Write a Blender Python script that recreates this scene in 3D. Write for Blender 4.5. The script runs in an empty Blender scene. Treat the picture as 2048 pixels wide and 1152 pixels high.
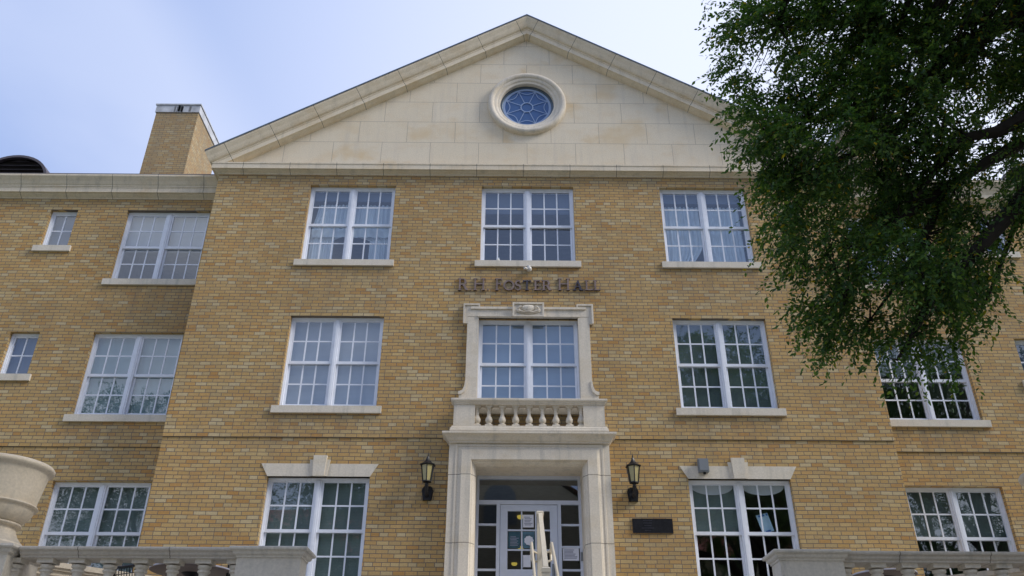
import bpy, math, random
import numpy as np
from mathutils import Vector, Matrix

# ------------------------------------------------------------------ camera, sky, sun, exposure
sc = bpy.context.scene
C = sc.collection
R = math.radians
cam_d = bpy.data.cameras.new('camera')
cam = bpy.data.objects.new('camera', cam_d)
C.objects.link(cam)
cam_d.sensor_width = 36.0
cam_d.lens = 1680.0 / 2048.0 * 36.0
cam_d.clip_start = 0.05
cam_d.clip_end = 3000
cam.matrix_world = (Matrix.Translation((-0.366, -14.347, 0.0)) @ Matrix.Rotation(R(-0.2017), 4, 'Z')
                    @ Matrix.Rotation(R(90 + 29.46), 4, 'X') @ Matrix.Rotation(R(0.293), 4, 'Z'))
sc.camera = cam

SUN_EL, SUN_AZ = 38.0, 74.0         # azimuth measured from the facade normal (-Y) towards +X
sd = Vector((math.sin(R(SUN_AZ)) * math.cos(R(SUN_EL)), -math.cos(R(SUN_AZ)) * math.cos(R(SUN_EL)), math.sin(R(SUN_EL))))
w = bpy.data.worlds.new('World')
sc.world = w
w.use_nodes = True
nt = w.node_tree
nt.nodes.clear()
def N(t, k, **kw):
    n = t.nodes.new(k)
    for a, b in kw.items():
        setattr(n, a, b)
    return n
out = N(nt, 'ShaderNodeOutputWorld')
bg = N(nt, 'ShaderNodeBackground')
bg.inputs['Strength'].default_value = 0.115
sky = N(nt, 'ShaderNodeTexSky', sky_type='NISHITA', sun_disc=False)
sky.sun_elevation = R(SUN_EL)
sky.sun_rotation = math.atan2(sd.x, sd.y)
sky.air_density = 1.0
sky.dust_density = 1.2
sky.ozone_density = 1.6
tc = N(nt, 'ShaderNodeTexCoord')
dp = N(nt, 'ShaderNodeVectorMath', operation='DOT_PRODUCT')
dp.inputs[1].default_value = Vector((0.62, 0.62, 0.48)).normalized()
nt.links.new(tc.outputs['Generated'], dp.inputs[0])
mp = N(nt, 'ShaderNodeMapping')
mp.inputs['Scale'].default_value = (1.0, 1.0, 2.2)
nt.links.new(tc.outputs['Generated'], mp.inputs['Vector'])
nz = N(nt, 'ShaderNodeTexNoise')
nz.inputs['Scale'].default_value = 1.5
nz.inputs['Detail'].default_value = 6
nz.inputs['Roughness'].default_value = 0.45
nt.links.new(mp.outputs['Vector'], nz.inputs['Vector'])
def wr(v, a, b, c, d):
    n = N(nt, 'ShaderNodeMapRange', interpolation_type='SMOOTHSTEP')
    for k, q in zip(('From Min', 'From Max', 'To Min', 'To Max'), (a, b, c, d)): n.inputs[k].default_value = q
    nt.links.new(v, n.inputs['Value'])
    return n.outputs['Result']
def wmix(f, a, b):
    n = N(nt, 'ShaderNodeMix', data_type='RGBA')
    for k, q in (('Factor', f), ('A', a), ('B', b)):
        if isinstance(q, tuple): n.inputs[k].default_value = (*q, 1)
        elif isinstance(q, float): n.inputs[k].default_value = q
        else: nt.links.new(q, n.inputs[k])
    return n.outputs['Result']
# thin high haze: pale blue away from the sun side, white towards the right of the roof
haze = wmix(wr(dp.outputs['Value'], 0.35, 0.97, 0.0, 1.0), (1.95, 2.65, 4.6), (5.1, 5.45, 6.7))
base = wmix(0.88, sky.outputs['Color'], haze)
sx = N(nt, 'ShaderNodeSeparateXYZ')
nt.links.new(tc.outputs['Generated'], sx.inputs[0])
behind = wr(sx.outputs['Y'], -0.25, 0.35, 0.9, 0.22)
cl = N(nt, 'ShaderNodeMath', operation='MULTIPLY')
nt.links.new(wr(nz.outputs['Fac'], 0.40, 0.62, 0.0, 1.0), cl.inputs[0])
sz = N(nt, 'ShaderNodeMath', operation='MULTIPLY_ADD')
nt.links.new(sx.outputs['Z'], sz.inputs[0]); sz.inputs[1].default_value = 0.8; sz.inputs[2].default_value = -0.336
sxz = N(nt, 'ShaderNodeMath', operation='ADD')
nt.links.new(sz.outputs[0], sxz.inputs[0]); nt.links.new(sx.outputs['X'], sxz.inputs[1])
side = wr(sxz.outputs[0], -0.20, -0.09, 1.0, 0.10)
side2 = wr(sx.outputs['X'], 0.30, 0.50, 0.0, 0.9)
bs = N(nt, 'ShaderNodeMath', operation='MAXIMUM')
nt.links.new(side, bs.inputs[0]); nt.links.new(side2, bs.inputs[1])
bm = N(nt, 'ShaderNodeMath', operation='MULTIPLY')
nt.links.new(behind, bm.inputs[0]); nt.links.new(bs.outputs[0], bm.inputs[1])
nt.links.new(bm.outputs[0], cl.inputs[1])
skycol = wmix(cl.outputs[0], base, (6.2, 6.3, 6.8))
nt.links.new(skycol, bg.inputs['Color'])
nt.links.new(bg.outputs[0], out.inputs['Surface'])

sun_d = bpy.data.lights.new('sun', 'SUN')
sun_d.energy = 1.8
sun_d.angle = R(20)
sun_d.color = (1.0, 0.95, 0.88)
sun = bpy.data.objects.new('sun', sun_d)
C.objects.link(sun)
sun.rotation_euler = sd.to_track_quat('Z', 'Y').to_euler()
sun.location = sd * 60

sc.view_settings.view_transform = 'Standard'
sc.view_settings.look = 'None'
sc.view_settings.gamma = 1
sc.view_settings.use_curve_mapping = False
sc.view_settings.exposure = 0.76

# ------------------------------------------------------------------ mesh builder
class MB:
    def __init__(s):
        s.v = []; s.f = []; s.m = []; s.sm = []
    def add(s, vs, fs, m=0, smooth=False):
        b = len(s.v)
        s.v += [tuple(p) for p in vs]
        for f in fs:
            s.f.append(tuple(b + i for i in f)); s.m.append(m); s.sm.append(smooth)
    def quad(s, a, b, c, d, m=0):
        s.add([a, b, c, d], [(0, 1, 2, 3)], m)
    def box(s, x0, x1, y0, y1, z0, z1, m=0):
        v = [(x, y, z) for z in (z0, z1) for y in (y0, y1) for x in (x0, x1)]
        s.add(v, [(0, 2, 3, 1), (4, 5, 7, 6), (0, 1, 5, 4), (2, 6, 7, 3), (0, 4, 6, 2), (1, 3, 7, 5)], m)
    def prism(s, poly, y0, y1, m=0):
        """poly: (x,z) list, extruded in y (y0 = front)"""
        n = len(poly)
        area = sum(poly[i][0] * poly[(i + 1) % n][1] - poly[(i + 1) % n][0] * poly[i][1] for i in range(n))
        if area < 0: poly = poly[::-1]
        vs = [(x, y0, z) for x, z in poly] + [(x, y1, z) for x, z in poly]
        fs = [tuple(range(n)), tuple(range(2 * n - 1, n - 1, -1))]
        for i in range(n):
            j = (i + 1) % n
            fs.append((i, i + n, j + n, j))
        s.add(vs, fs, m)
    def lathe(s, prof, cx, cy, n=24, m=0, smooth=True, sq=None):
        vs = []; fs = []
        k = len(prof)
        for i in range(n):
            a = 2 * math.pi * (i + .5) / n
            for r, z in prof:
                vs.append((cx + r * math.cos(a), cy + r * math.sin(a), z))
        for i in range(n):
            j = (i + 1) % n
            for q in range(k - 1):
                fs.append((i * k + q, j * k + q, j * k + q + 1, i * k + q + 1))
        s.add(vs, fs, m, smooth)
    def ring_y(s, prof, cx, cz, n=64, m=0, smooth=True):
        """revolve profile (r,y) around an axis along y"""
        vs = []; fs = []; k = len(prof)
        for i in range(n):
            a = 2 * math.pi * i / n
            for r, y in prof:
                vs.append((cx + r * math.cos(a), y, cz + r * math.sin(a)))
        for i in range(n):
            j = (i + 1) % n
            for q in range(k - 1):
                fs.append((i * k + q, i * k + q + 1, j * k + q + 1, j * k + q))
        s.add(vs, fs, m, smooth)
    def tube(s, pts, rad, n=8, m=0, caps=True):
        pts = [Vector(p) for p in pts]
        if not hasattr(rad, '__len__'): rad = [rad] * len(pts)
        vs = []; fs = []; ref = None
        for i, p in enumerate(pts):
            t = (pts[min(i + 1, len(pts) - 1)] - pts[max(i - 1, 0)]).normalized()
            if ref is None:
                ref = Vector((0, 0, 1)) if abs(t.z) < .9 else Vector((1, 0, 0))
            a = t.cross(ref).normalized(); b = a.cross(t).normalized(); ref = b
            for k in range(n):
                q = 2 * math.pi * k / n
                vs.append(p + (a * math.cos(q) + b * math.sin(q)) * rad[i])
        for i in range(len(pts) - 1):
            for k in range(n):
                l = (k + 1) % n
                fs.append((i * n + k, i * n + l, (i + 1) * n + l, (i + 1) * n + k))
        if caps:
            fs.append(tuple(range(n - 1, -1, -1))); e = (len(pts) - 1) * n
            fs.append(tuple(range(e, e + n)))
        s.add(vs, fs, m, True)
    def plan_sweep(s, prof, x0, x1, y0, yb, m=0, ends=(True, True)):
        """profile (o,z) swept round left return, front, right return; closed on top by the last point"""
        rows = []
        for o, z in prof:
            l = x0 - o if ends[0] else x0
            r = x1 + o if ends[1] else x1
            row = []
            if ends[0]: row.append((l, yb, z))
            row += [(l, y0 - o, z), (r, y0 - o, z)]
            if ends[1]: row.append((r, yb, z))
            rows.append(row)
        k = len(rows[0]); vs = [p for r in rows for p in r]; fs = []
        for i in range(len(rows) - 1):
            for j in range(k - 1):
                fs.append((i * k + j, i * k + j + 1, (i + 1) * k + j + 1, (i + 1) * k + j))
        s.add(vs, fs, m)
        for row, rev in ((rows[0], True), (rows[-1], False)):
            if not ends[0]: row = [(x0, yb, row[0][2])] + row
            if not ends[1]: row = row + [(x1, yb, row[-1][2])]
            s.add(row, [tuple(range(4))[::-1] if rev else tuple(range(4))], m)
    def frame_sweep(s, prof, hw, zh, z0, cx=0, m=0):
        """profile (offset outwards, y) swept up the left jamb, over the head and down the right jamb"""
        rows = []
        for o, y in prof:
            rows.append([(cx - hw - o, y, z0), (cx - hw - o, y, zh + o), (cx + hw + o, y, zh + o), (cx + hw + o, y, z0)])
        vs = [p for r in rows for p in r]; fs = []
        for i in range(len(rows) - 1):
            for j in range(3):
                fs.append((i * 4 + j, i * 4 + j + 1, (i + 1) * 4 + j + 1, (i + 1) * 4 + j))
        s.add(vs, fs, m)
    def wall(s, x0, x1, z0, z1, y, holes, depth, m=0):
        xs = sorted({x0, x1, *[h[0] for h in holes], *[h[1] for h in holes]})
        zs = sorted({z0, z1, *[min(max(q, z0), z1) for h in holes for q in h[2:]]})
        xs = [q for q in xs if x0 <= q <= x1]
        for i in range(len(xs) - 1):
            for j in range(len(zs) - 1):
                a, b, c, d = xs[i], xs[i + 1], zs[j], zs[j + 1]
                mx_, mz_ = (a + b) / 2, (c + d) / 2
                if any(h[0] < mx_ < h[1] and h[2] < mz_ < h[3] for h in holes): continue
                s.quad((a, y, c), (b, y, c), (b, y, d), (a, y, d), m)
        for a, b, c, d in holes:
            if d <= z0 or c >= z1: continue
            c2, d2 = max(c, z0), min(d, z1); yb = y + depth
            s.quad((a, y, c2), (a, y, d2), (a, yb, d2), (a, yb, c2), m)
            s.quad((b, y, c2), (b, yb, c2), (b, yb, d2), (b, y, d2), m)
            if d <= z1: s.quad((a, y, d), (b, y, d), (b, yb, d), (a, yb, d), m)
            if c >= z0: s.quad((a, y, c), (a, yb, c), (b, yb, c), (b, y, c), m)

ORG = {}
def build(name, mb, mats, parent=None, sharp=35):
    me = bpy.data.meshes.new(name)
    o = bpy.data.objects.new(name, me)
    C.objects.link(o)
    off = (0, 0, 0)
    if parent is not None:
        o.parent = parent
        off = ORG[parent.name]
    ORG[o.name] = off
    me.from_pydata([(x - off[0], y - off[1], z - off[2]) for x, y, z in mb.v], [], mb.f)
    if not isinstance(mats, (list, tuple)): mats = [mats]
    for k in mats: me.materials.append(k)
    me.polygons.foreach_set('material_index', mb.m)
    me.polygons.foreach_set('use_smooth', mb.sm)
    if any(mb.sm): me.set_sharp_from_angle(angle=R(sharp))
    me.update()
    return o
def tag(o, label=None, cat=None, group=None, kind=None):
    if label: o['label'] = label
    if cat: o['category'] = cat
    if group: o['group'] = group
    if kind: o['kind'] = kind
    return o
def thing(name, loc, label, cat, group=None):
    o = bpy.data.objects.new(name, None)
    o.empty_display_size = 0.2
    C.objects.link(o)
    o.location = loc
    ORG[o.name] = tuple(loc)
    return tag(o, label, cat, group)
def copy_tree(o, parent=None):
    c = o.copy(); C.objects.link(c)
    if parent is not None: c.parent = parent
    for ch in o.children: copy_tree(ch, c)
    return c

# ------------------------------------------------------------------ materials
def mat(name):
    m = bpy.data.materials.new(name); m.use_nodes = True
    t = m.node_tree; p = t.nodes['Principled BSDF']
    return m, t, p
def L(t, a, b): t.links.new(a, b)
def math_(t, op, a, b=None, clamp=False):
    n = N(t, 'ShaderNodeMath', operation=op, use_clamp=clamp)
    for i, q in enumerate((a, b)):
        if q is None: continue
        if isinstance(q, (int, float)): n.inputs[i].default_value = q
        else: L(t, q, n.inputs[i])
    return n.outputs[0]
def mixc(t, f, a, b, blend='MIX'):
    n = N(t, 'ShaderNodeMix', data_type='RGBA', blend_type=blend)
    for k, q in (('Factor', f), ('A', a), ('B', b)):
        if isinstance(q, (int, float)): n.inputs[k].default_value = q
        elif isinstance(q, tuple): n.inputs[k].default_value = (*q, 1)
        else: L(t, q, n.inputs[k])
    return n.outputs['Result']
def noise(t, scale, detail=4, vec=None, rough=.5):
    n = N(t, 'ShaderNodeTexNoise')
    n.inputs['Scale'].default_value = scale; n.inputs['Detail'].default_value = detail
    n.inputs['Roughness'].default_value = rough
    if vec is None: vec = N(t, 'ShaderNodeNewGeometry').outputs['Position']
    L(t, vec, n.inputs['Vector'])
    return n.outputs['Fac']
def rng(t, v, a, b, c, d, smooth=False):
    n = N(t, 'ShaderNodeMapRange')
    if smooth: n.interpolation_type = 'SMOOTHSTEP'
    L(t, v, n.inputs['Value'])
    for k, q in zip(('From Min', 'From Max', 'To Min', 'To Max'), (a, b, c, d)): n.inputs[k].default_value = q
    return n.outputs['Result']
def ramp(t, v, stops, const=False):
    n = N(t, 'ShaderNodeValToRGB')
    if const: n.color_ramp.interpolation = 'CONSTANT'
    e = n.color_ramp.elements
    while len(e) < len(stops): e.new(0.5)
    for k, (p, c) in enumerate(stops):
        e[k].position = p; e[k].color = (*c, 1)
    L(t, v, n.inputs['Fac'])
    return n.outputs['Color']
def bump(t, p, h, strength=.5, dist=.01):
    n = N(t, 'ShaderNodeBump'); n.inputs['Strength'].default_value = strength; n.inputs['Distance'].default_value = dist
    L(t, h, n.inputs['Height']); L(t, n.outputs['Normal'], p.inputs['Normal'])
def wall_uv(t):
    g = N(t, 'ShaderNodeNewGeometry')
    sp = N(t, 'ShaderNodeSeparateXYZ'); L(t, g.outputs['Position'], sp.inputs[0])
    sn = N(t, 'ShaderNodeSeparateXYZ'); L(t, g.outputs['True Normal'], sn.inputs[0])
    side = math_(t, 'GREATER_THAN', math_(t, 'ABSOLUTE', sn.outputs['X']), .5)
    u = N(t, 'ShaderNodeMix', data_type='FLOAT'); L(t, side, u.inputs['Factor']); L(t, sp.outputs['X'], u.inputs['A']); L(t, sp.outputs['Y'], u.inputs['B'])
    return u.outputs['Result'], sp.outputs['X'], sp.outputs['Y'], sp.outputs['Z']

def brick_mat(name='buff brick', grime=0.0):
    m, t, p = mat(name)
    u, x, y, z = wall_uv(t)
    cv = N(t, 'ShaderNodeCombineXYZ')
    wob = noise(t, 1.3, 2)
    L(t, math_(t, 'ADD', u, 40.05), cv.inputs['X'])
    L(t, math_(t, 'ADD', math_(t, 'ADD', z, 20.0 - .003), rng(t, wob, .3, .7, -.006, .006)), cv.inputs['Y'])
    b = N(t, 'ShaderNodeTexBrick', offset=.5, offset_frequency=2, squash=.72, squash_frequency=7)
    for k, q in (('Scale', 1), ('Mortar Size', .0062), ('Mortar Smooth', .15), ('Bias', 0), ('Brick Width', .2032), ('Row Height', .0693)):
        b.inputs[k].default_value = q
    b.inputs['Color1'].default_value = (0, 0, 0, 1); b.inputs['Color2'].default_value = (1, 1, 1, 1); b.inputs['Mortar'].default_value = (.5, .5, .5, 1)
    L(t, cv.outputs[0], b.inputs['Vector'])
    col = ramp(t, b.outputs['Color'], [(0, (0.462, 0.322, 0.144)), (.12, (0.480, 0.304, 0.106)), (.28, (0.554, 0.373, 0.153)), (.42, (0.462, 0.252, 0.075)), (.50, (0.509, 0.332, 0.131)),
                                       (.62, (0.554, 0.408, 0.190)), (.74, (0.518, 0.313, 0.106)), (.86, (0.462, 0.332, 0.153)), (.95, (0.554, 0.435, 0.242))])
    big = noise(t, .55, 5); fine = noise(t, 38, 3)
    col = mixc(t, 1, col, ramp(t, big, [(.3, (.82, .82, .84)), (.55, (1, 1, 1)), (.75, (1.05, .99, .91))]), 'MULTIPLY')
    col = mixc(t, 1, col, ramp(t, fine, [(.25, (.84, .84, .84)), (.7, (1.08, 1.08, 1.08))]), 'MULTIPLY')
    # rain streaking: thin vertical stains
    vs = N(t, 'ShaderNodeCombineXYZ'); L(t, math_(t, 'MULTIPLY', u, 3.2), vs.inputs['X']); L(t, math_(t, 'MULTIPLY', z, .28), vs.inputs['Y'])
    st = noise(t, 1.0, 5, vs.outputs[0])
    col = mixc(t, rng(t, st, .55, .78, 0, .3), col, (.23, .17, .10))
    # rain streaks washed down below the window sills
    ax = math_(t, 'ABSOLUTE', x)
    def near(c, hw): return rng(t, math_(t, 'ABSOLUTE', math_(t, 'SUBTRACT', ax, c)), hw - .14, hw + .05, 1, 0, True)
    xm = math_(t, 'MAXIMUM', math_(t, 'MAXIMUM', near(3.66, 1.02), near(0, 1.08)), near(7.68, 1.02))
    def under(z0): return math_(t, 'MULTIPLY', rng(t, z, z0 - 1.15, z0 - .02, 0, 1), math_(t, 'LESS_THAN', z, z0))
    zm = math_(t, 'MAXIMUM', under(8.52), under(5.49))
    s2 = N(t, 'ShaderNodeCombineXYZ'); L(t, math_(t, 'MULTIPLY', u, 5.5), s2.inputs['X']); L(t, math_(t, 'MULTIPLY', z, .22), s2.inputs['Y'])
    st2 = rng(t, noise(t, 1.0, 6, s2.outputs[0], .6), .38, .72, 0, 1, True)
    col = mixc(t, math_(t, 'MULTIPLY', math_(t, 'MULTIPLY', xm, zm), math_(t, 'MULTIPLY', st2, .50)), col, (.21, .165, .11))
    # streaky darkening towards the cornice and patchy replaced courses
    col = mixc(t, math_(t, 'MULTIPLY', rng(t, z, 10.2, 10.85, 0, .32), rng(t, st, .35, .7, .2, 1)), col, (.27, .22, .15))
    pt = noise(t, .23, 3)
    col = mixc(t, rng(t, pt, .52, .64, 0, .35, True), col, mixc(t, 1, col, (.84, .90, 1.02), 'MULTIPLY'))
    if grime: col = mixc(t, rng(t, noise(t, 1.1, 5), .3, .75, grime * .5, grime), col, (.27, .225, .15))
    fin = mixc(t, b.outputs['Fac'], col, (.165, .135, .105))
    L(t, fin, p.inputs['Base Color'])
    p.inputs['Roughness'].default_value = .85
    h = math_(t, 'ADD', math_(t, 'MULTIPLY', b.outputs['Fac'], -1), math_(t, 'MULTIPLY', fine, .3))
    bump(t, p, h, .7, .006)
    return m

def stone_base(t, p, jc=(.22, .19, .15), light=(.74, .635, .475), warm=(.66, .52, .33), grey=(.50, .45, .37), extra=None, joints=None):
    g = N(t, 'ShaderNodeNewGeometry')
    mpn = N(t, 'ShaderNodeMapping'); mpn.inputs['Scale'].default_value = (1, 1, 2.0); mpn.inputs['Rotation'].default_value = (0, .35, 0)
    L(t, g.outputs['Position'], mpn.inputs['Vector'])
    a = noise(t, 1.6, 6, mpn.outputs[0], .6); b = noise(t, .9, 5)
    f = noise(t, 45, 4)
    col = mixc(t, rng(t, a, .45, .75, 0, .75, True), light, warm)
    ms = N(t, 'ShaderNodeMapping'); ms.inputs['Scale'].default_value = (5, 5, .35)
    L(t, g.outputs['Position'], ms.inputs['Vector'])
    s = noise(t, 1.4, 6, ms.outputs[0], .6)
    col = mixc(t, rng(t, s, .48, .76, 0, .72, True), col, grey)
    nzn = N(t, 'ShaderNodeSeparateXYZ'); L(t, g.outputs['True Normal'], nzn.inputs[0])
    col = mixc(t, math_(t, 'MULTIPLY', rng(t, nzn.outputs['Z'], .25, .8, 0, .55), rng(t, b, .35, .65, .3, 1)), col, tuple(q * .6 for q in grey))
    col = mixc(t, 1, col, ramp(t, f, [(.25, (.88, .88, .88)), (.7, (1.06, 1.06, 1.06))]), 'MULTIPLY')
    if extra is not None: col = extra(col)
    if joints is not None: col = mixc(t, joints, col, jc)
    L(t, col, p.inputs['Base Color'])
    p.inputs['Roughness'].default_value = .8
    h = math_(t, 'ADD', f, math_(t, 'MULTIPLY', joints, -2.0)) if joints is not None else f
    bump(t, p, h, .25, .006)

def stone_mat(name, **kw):
    m, t, p = mat(name); stone_base(t, p, **kw); return m
def stone_joint_mat(name, pitch, off=0.0, rake=False, w=.012, **kw):
    m, t, p = mat(name)
    u, x, y, z = wall_uv(t)
    if rake:
        q = math_(t, 'ADD', math_(t, 'MULTIPLY', math_(t, 'ABSOLUTE', x), -.857), math_(t, 'MULTIPLY', z, .515))
    else:
        q = x
    fr = math_(t, 'FRACT', math_(t, 'DIVIDE', math_(t, 'ADD', q, 50 + off), pitch))
    j = math_(t, 'LESS_THAN', fr, w / pitch)
    stone_base(t, p, joints=j, **kw)
    return m
def ashlar_mat():
    m, t, p = mat('ashlar limestone')
    u, x, y, z = wall_uv(t)
    cv = N(t, 'ShaderNodeCombineXYZ')
    L(t, math_(t, 'ADD', x, 1.05 * 20 + .525 + .005), cv.inputs['X']); L(t, math_(t, 'SUBTRACT', z, 11.155 - .575 * 4), cv.inputs['Y'])
    b = N(t, 'ShaderNodeTexBrick', offset=.5, offset_frequency=2, squash=1, squash_frequency=1)
    for k, q in (('Scale', 1), ('Mortar Size', .0055), ('Mortar Smooth', .1), ('Bias', 0), ('Brick Width', 1.05), ('Row Height', .576)):
        b.inputs[k].default_value = q
    b.inputs['Color1'].default_value = (0, 0, 0, 1); b.inputs['Color2'].default_value = (1, 1, 1, 1)
    L(t, cv.outputs[0], b.inputs['Vector'])
    def ex(col):
        col = mixc(t, 1, col, ramp(t, b.outputs['Color'], [(0, (.98, .97, .95)), (.4, (1.01, 1.0, .98)), (.7, (.99, .99, .99)), (1, (1.03, 1.03, 1.03))]), 'MULTIPLY')
        g = N(t, 'ShaderNodeNewGeometry')
        mp2 = N(t, 'ShaderNodeMapping'); mp2.inputs['Scale'].default_value = (1.1, 1, 1.5)
        L(t, g.outputs['Position'], mp2.inputs['Vector'])
        n2 = noise(t, .8, 5, mp2.outputs[0], .55)
        return mixc(t, math_(t, 'MULTIPLY', rng(t, n2, .5, .68, 0, .9, True), rng(t, b.outputs['Color'], .3, .8, .15, 1)), col, (.66, .49, .27))
    stone_base(t, p, jc=(.44, .37, .28), light=(.76, .665, .51), warm=(.72, .59, .41), grey=(.66, .58, .46), extra=ex, joints=b.outputs['Fac'])
    return m
def plain(name, col, rough=.6, metal=0, var=.12, scale=8, spec=None):
    m, t, p = mat(name)
    f = noise(t, scale, 5)
    c = mixc(t, 1, col, ramp(t, f, [(.25, (1 - var,) * 3), (.75, (1 + var,) * 3)]), 'MULTIPLY')
    L(t, c, p.inputs['Base Color'])
    p.inputs['Roughness'].default_value = rough; p.inputs['Metallic'].default_value = metal
    return m
def glass_mat(name, f0=.14, tint=(.90, .94, .95)):
    m, t, p = mat(name); t.nodes.remove(p)
    o = t.nodes['Material Output']
    g = N(t, 'ShaderNodeNewGeometry')
    d = N(t, 'ShaderNodeVectorMath', operation='DOT_PRODUCT'); L(t, g.outputs['Normal'], d.inputs[0]); L(t, g.outputs['Incoming'], d.inputs[1])
    c = math_(t, 'SUBTRACT', 1.0, math_(t, 'ABSOLUTE', d.outputs['Value']), True)
    fac = math_(t, 'ADD', math_(t, 'MULTIPLY', math_(t, 'POWER', c, 5.0), 1 - f0), f0)
    gl = N(t, 'ShaderNodeBsdfGlossy'); gl.inputs['Roughness'].default_value = .012; gl.inputs['Color'].default_value = (.90, .95, 1, 1)
    bp = N(t, 'ShaderNodeBump'); bp.inputs['Strength'].default_value = .10; bp.inputs['Distance'].default_value = .0028
    L(t, noise(t, 1.7, 2), bp.inputs['Height']); L(t, bp.outputs['Normal'], gl.inputs['Normal'])
    tr = N(t, 'ShaderNodeBsdfTransparent'); tr.inputs['Color'].default_value = (*tint, 1)
    mxs = N(t, 'ShaderNodeMixShader')
    L(t, fac, mxs.inputs[0]); L(t, tr.outputs[0], mxs.inputs[1]); L(t, gl.outputs[0], mxs.inputs[2])
    L(t, mxs.outputs[0], o.inputs['Surface'])
    return m
def blind_mat(name, col):
    m, t, p = mat(name)
    g = N(t, 'ShaderNodeNewGeometry'); s = N(t, 'ShaderNodeSeparateXYZ'); L(t, g.outputs['Position'], s.inputs[0])
    fr = math_(t, 'FRACT', math_(t, 'DIVIDE', s.outputs['Z'], .025))
    f = noise(t, 1.5, 3)
    c = mixc(t, 1, col, ramp(t, fr, [(0, (.80,) * 3), (.25, (.98,) * 3), (.8, (1.04,) * 3), (1, (.84,) * 3)]), 'MULTIPLY')
    c = mixc(t, 1, c, ramp(t, f, [(.3, (.88,) * 3), (.7, (1.08,) * 3)]), 'MULTIPLY')
    L(t, c, p.inputs['Base Color']); p.inputs['Roughness'].default_value = .6
    return m
def leaf_mat(name, stops, trans=.25):
    m, t, p = mat(name)
    g = N(t, 'ShaderNodeNewGeometry')
    c = ramp(t, g.outputs['Random Per Island'], stops)
    L(t, c, p.inputs['Base Color']); p.inputs['Roughness'].default_value = .45
    p.inputs['Specular IOR Level'].default_value = .3
    o = t.nodes['Material Output']
    tl = N(t, 'ShaderNodeBsdfTranslucent'); L(t, mixc(t, 1, c, (1.3, 1.5, .5), 'MULTIPLY'), tl.inputs['Color'])
    mxs = N(t, 'ShaderNodeMixShader'); mxs.inputs[0].default_value = trans
    L(t, p.outputs[0], mxs.inputs[1]); L(t, tl.outputs[0], mxs.inputs[2]); L(t, mxs.outputs[0], o.inputs['Surface'])
    return m

M = {}
M['brick'] = brick_mat()
M['chimney'] = brick_mat('weathered chimney brick', .34)
M['ashlar'] = ashlar_mat()
M['stone'] = stone_mat('limestone trim')
M['cornice'] = stone_joint_mat('limestone cornice', .985, .33, light=(.72, .625, .475), grey=(.50, .44, .34))
M['rake'] = stone_joint_mat('limestone rake', 1.03, .12, rake=True, light=(.76, .655, .49), grey=(.58, .50, .37))
M['portal'] = stone_mat('limestone portal', light=(.72, .645, .53), warm=(.64, .54, .39), grey=(.46, .43, .37))
M['sill'] = stone_mat('limestone sill', light=(.70, .635, .53), warm=(.62, .54, .40), grey=(.46, .43, .36))
M['baluster'] = stone_mat('cast stone', light=(.70, .635, .53), warm=(.62, .55, .43), grey=(.40, .37, .32))
M['urn'] = stone_mat('urn stone', light=(.72, .62, .47), warm=(.64, .52, .36), grey=(.48, .43, .35))
M['white'] = plain('white window paint', (.80, .83, .90), .4, var=.05)
M['door'] = plain('pale grey door paint', (.60, .64, .74), .35, var=.04)
M['glass'] = glass_mat('window glass', .155, (.82, .89, .95))
M['glass_dark'] = glass_mat('door glass', .07, (.62, .68, .66))
M['blind'] = blind_mat('pale blind', (.50, .50, .51))
M['blind_blue'] = blind_mat('pale blue blind', (.33, .41, .50))
M['blind_mid'] = blind_mat('sage blind', (.36, .43, .40))
M['blind_dim'] = blind_mat('dim blind', (.13, .16, .21))
M['blind_dark'] = blind_mat('dark green blind', (.15, .18, .15))
M['blind_green'] = blind_mat('grey green blind', (.235, .275, .235))
M['curtain'] = plain('white curtain', (.74, .78, .80), .9, var=.06)
M['valance'] = plain('white valance', (.90, .88, .86), .9, var=.03)
M['interior'] = plain('interior plaster', (.34, .33, .30), .9)
M['bronze'] = plain('weathered bronze', (.24, .175, .145), .45, .35, .3, 12)
M['bronze_dark'] = plain('dark bronze', (.075, .066, .075), .4, .4, .3, 12)
M['iron'] = plain('black iron', (.012, .012, .014), .45, .3, .3, 30)
M['lamp_glass'] = plain('amber lamp glass', (.40, .345, .16), .25, var=.1)
M['plaque'] = plain('dark plaque', (.022, .022, .026), .4, .5, .3, 20)
M['plaque_letter'] = plain('plaque lettering', (.06, .06, .075), .35, .6, .2, 20)
M['roof_metal'] = plain('dark metal roof', (.085, .072, .082), .45, .2, .2, 3)
M['flashing'] = plain('grey metal flashing', (.10, .13, .16), .4, .6, .2, 6)
M['cap'] = plain('weathered chimney cap', (.48, .49, .51), .6, var=.3, scale=5)
M['tar'] = plain('tar stain', (.17, .17, .17), .7, var=.4, scale=20)
M['box'] = plain('grey plastic box', (.20, .22, .24), .5, var=.08)
M['offwhite'] = plain('off white plastic', (.62, .60, .56), .4, var=.05)
M['cream'] = plain('cream painted steel', (.66, .59, .46), .35, var=.05)
M['paper'] = plain('white paper', (.72, .73, .80), .8, var=.03)
M['ink'] = plain('printed ink', (.25, .26, .34), .8)
M['teal'] = plain('dark teal print', (.03, .09, .12), .6, var=.3, scale=12)
M['blueprint'] = plain('blue green print', (.07, .15, .20), .6, var=.5, scale=10)
M['blue'] = plain('blue ink', (.03, .16, .45), .6)
M['pale_blue'] = plain('pale blue card', (.55, .72, .80), .7, var=.03)
M['bark'] = plain('dark bark', (.024, .019, .016), .95, var=.45, scale=14)
M['grass'] = plain('lawn', (.06, .10, .025), .95, var=.4, scale=3)
M['paving'] = plain('concrete paving', (.46, .43, .37), .9, var=.15, scale=2)
M['tabletop'] = plain('brown table underside', (.22, .17, .15), .6, var=.15)
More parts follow.
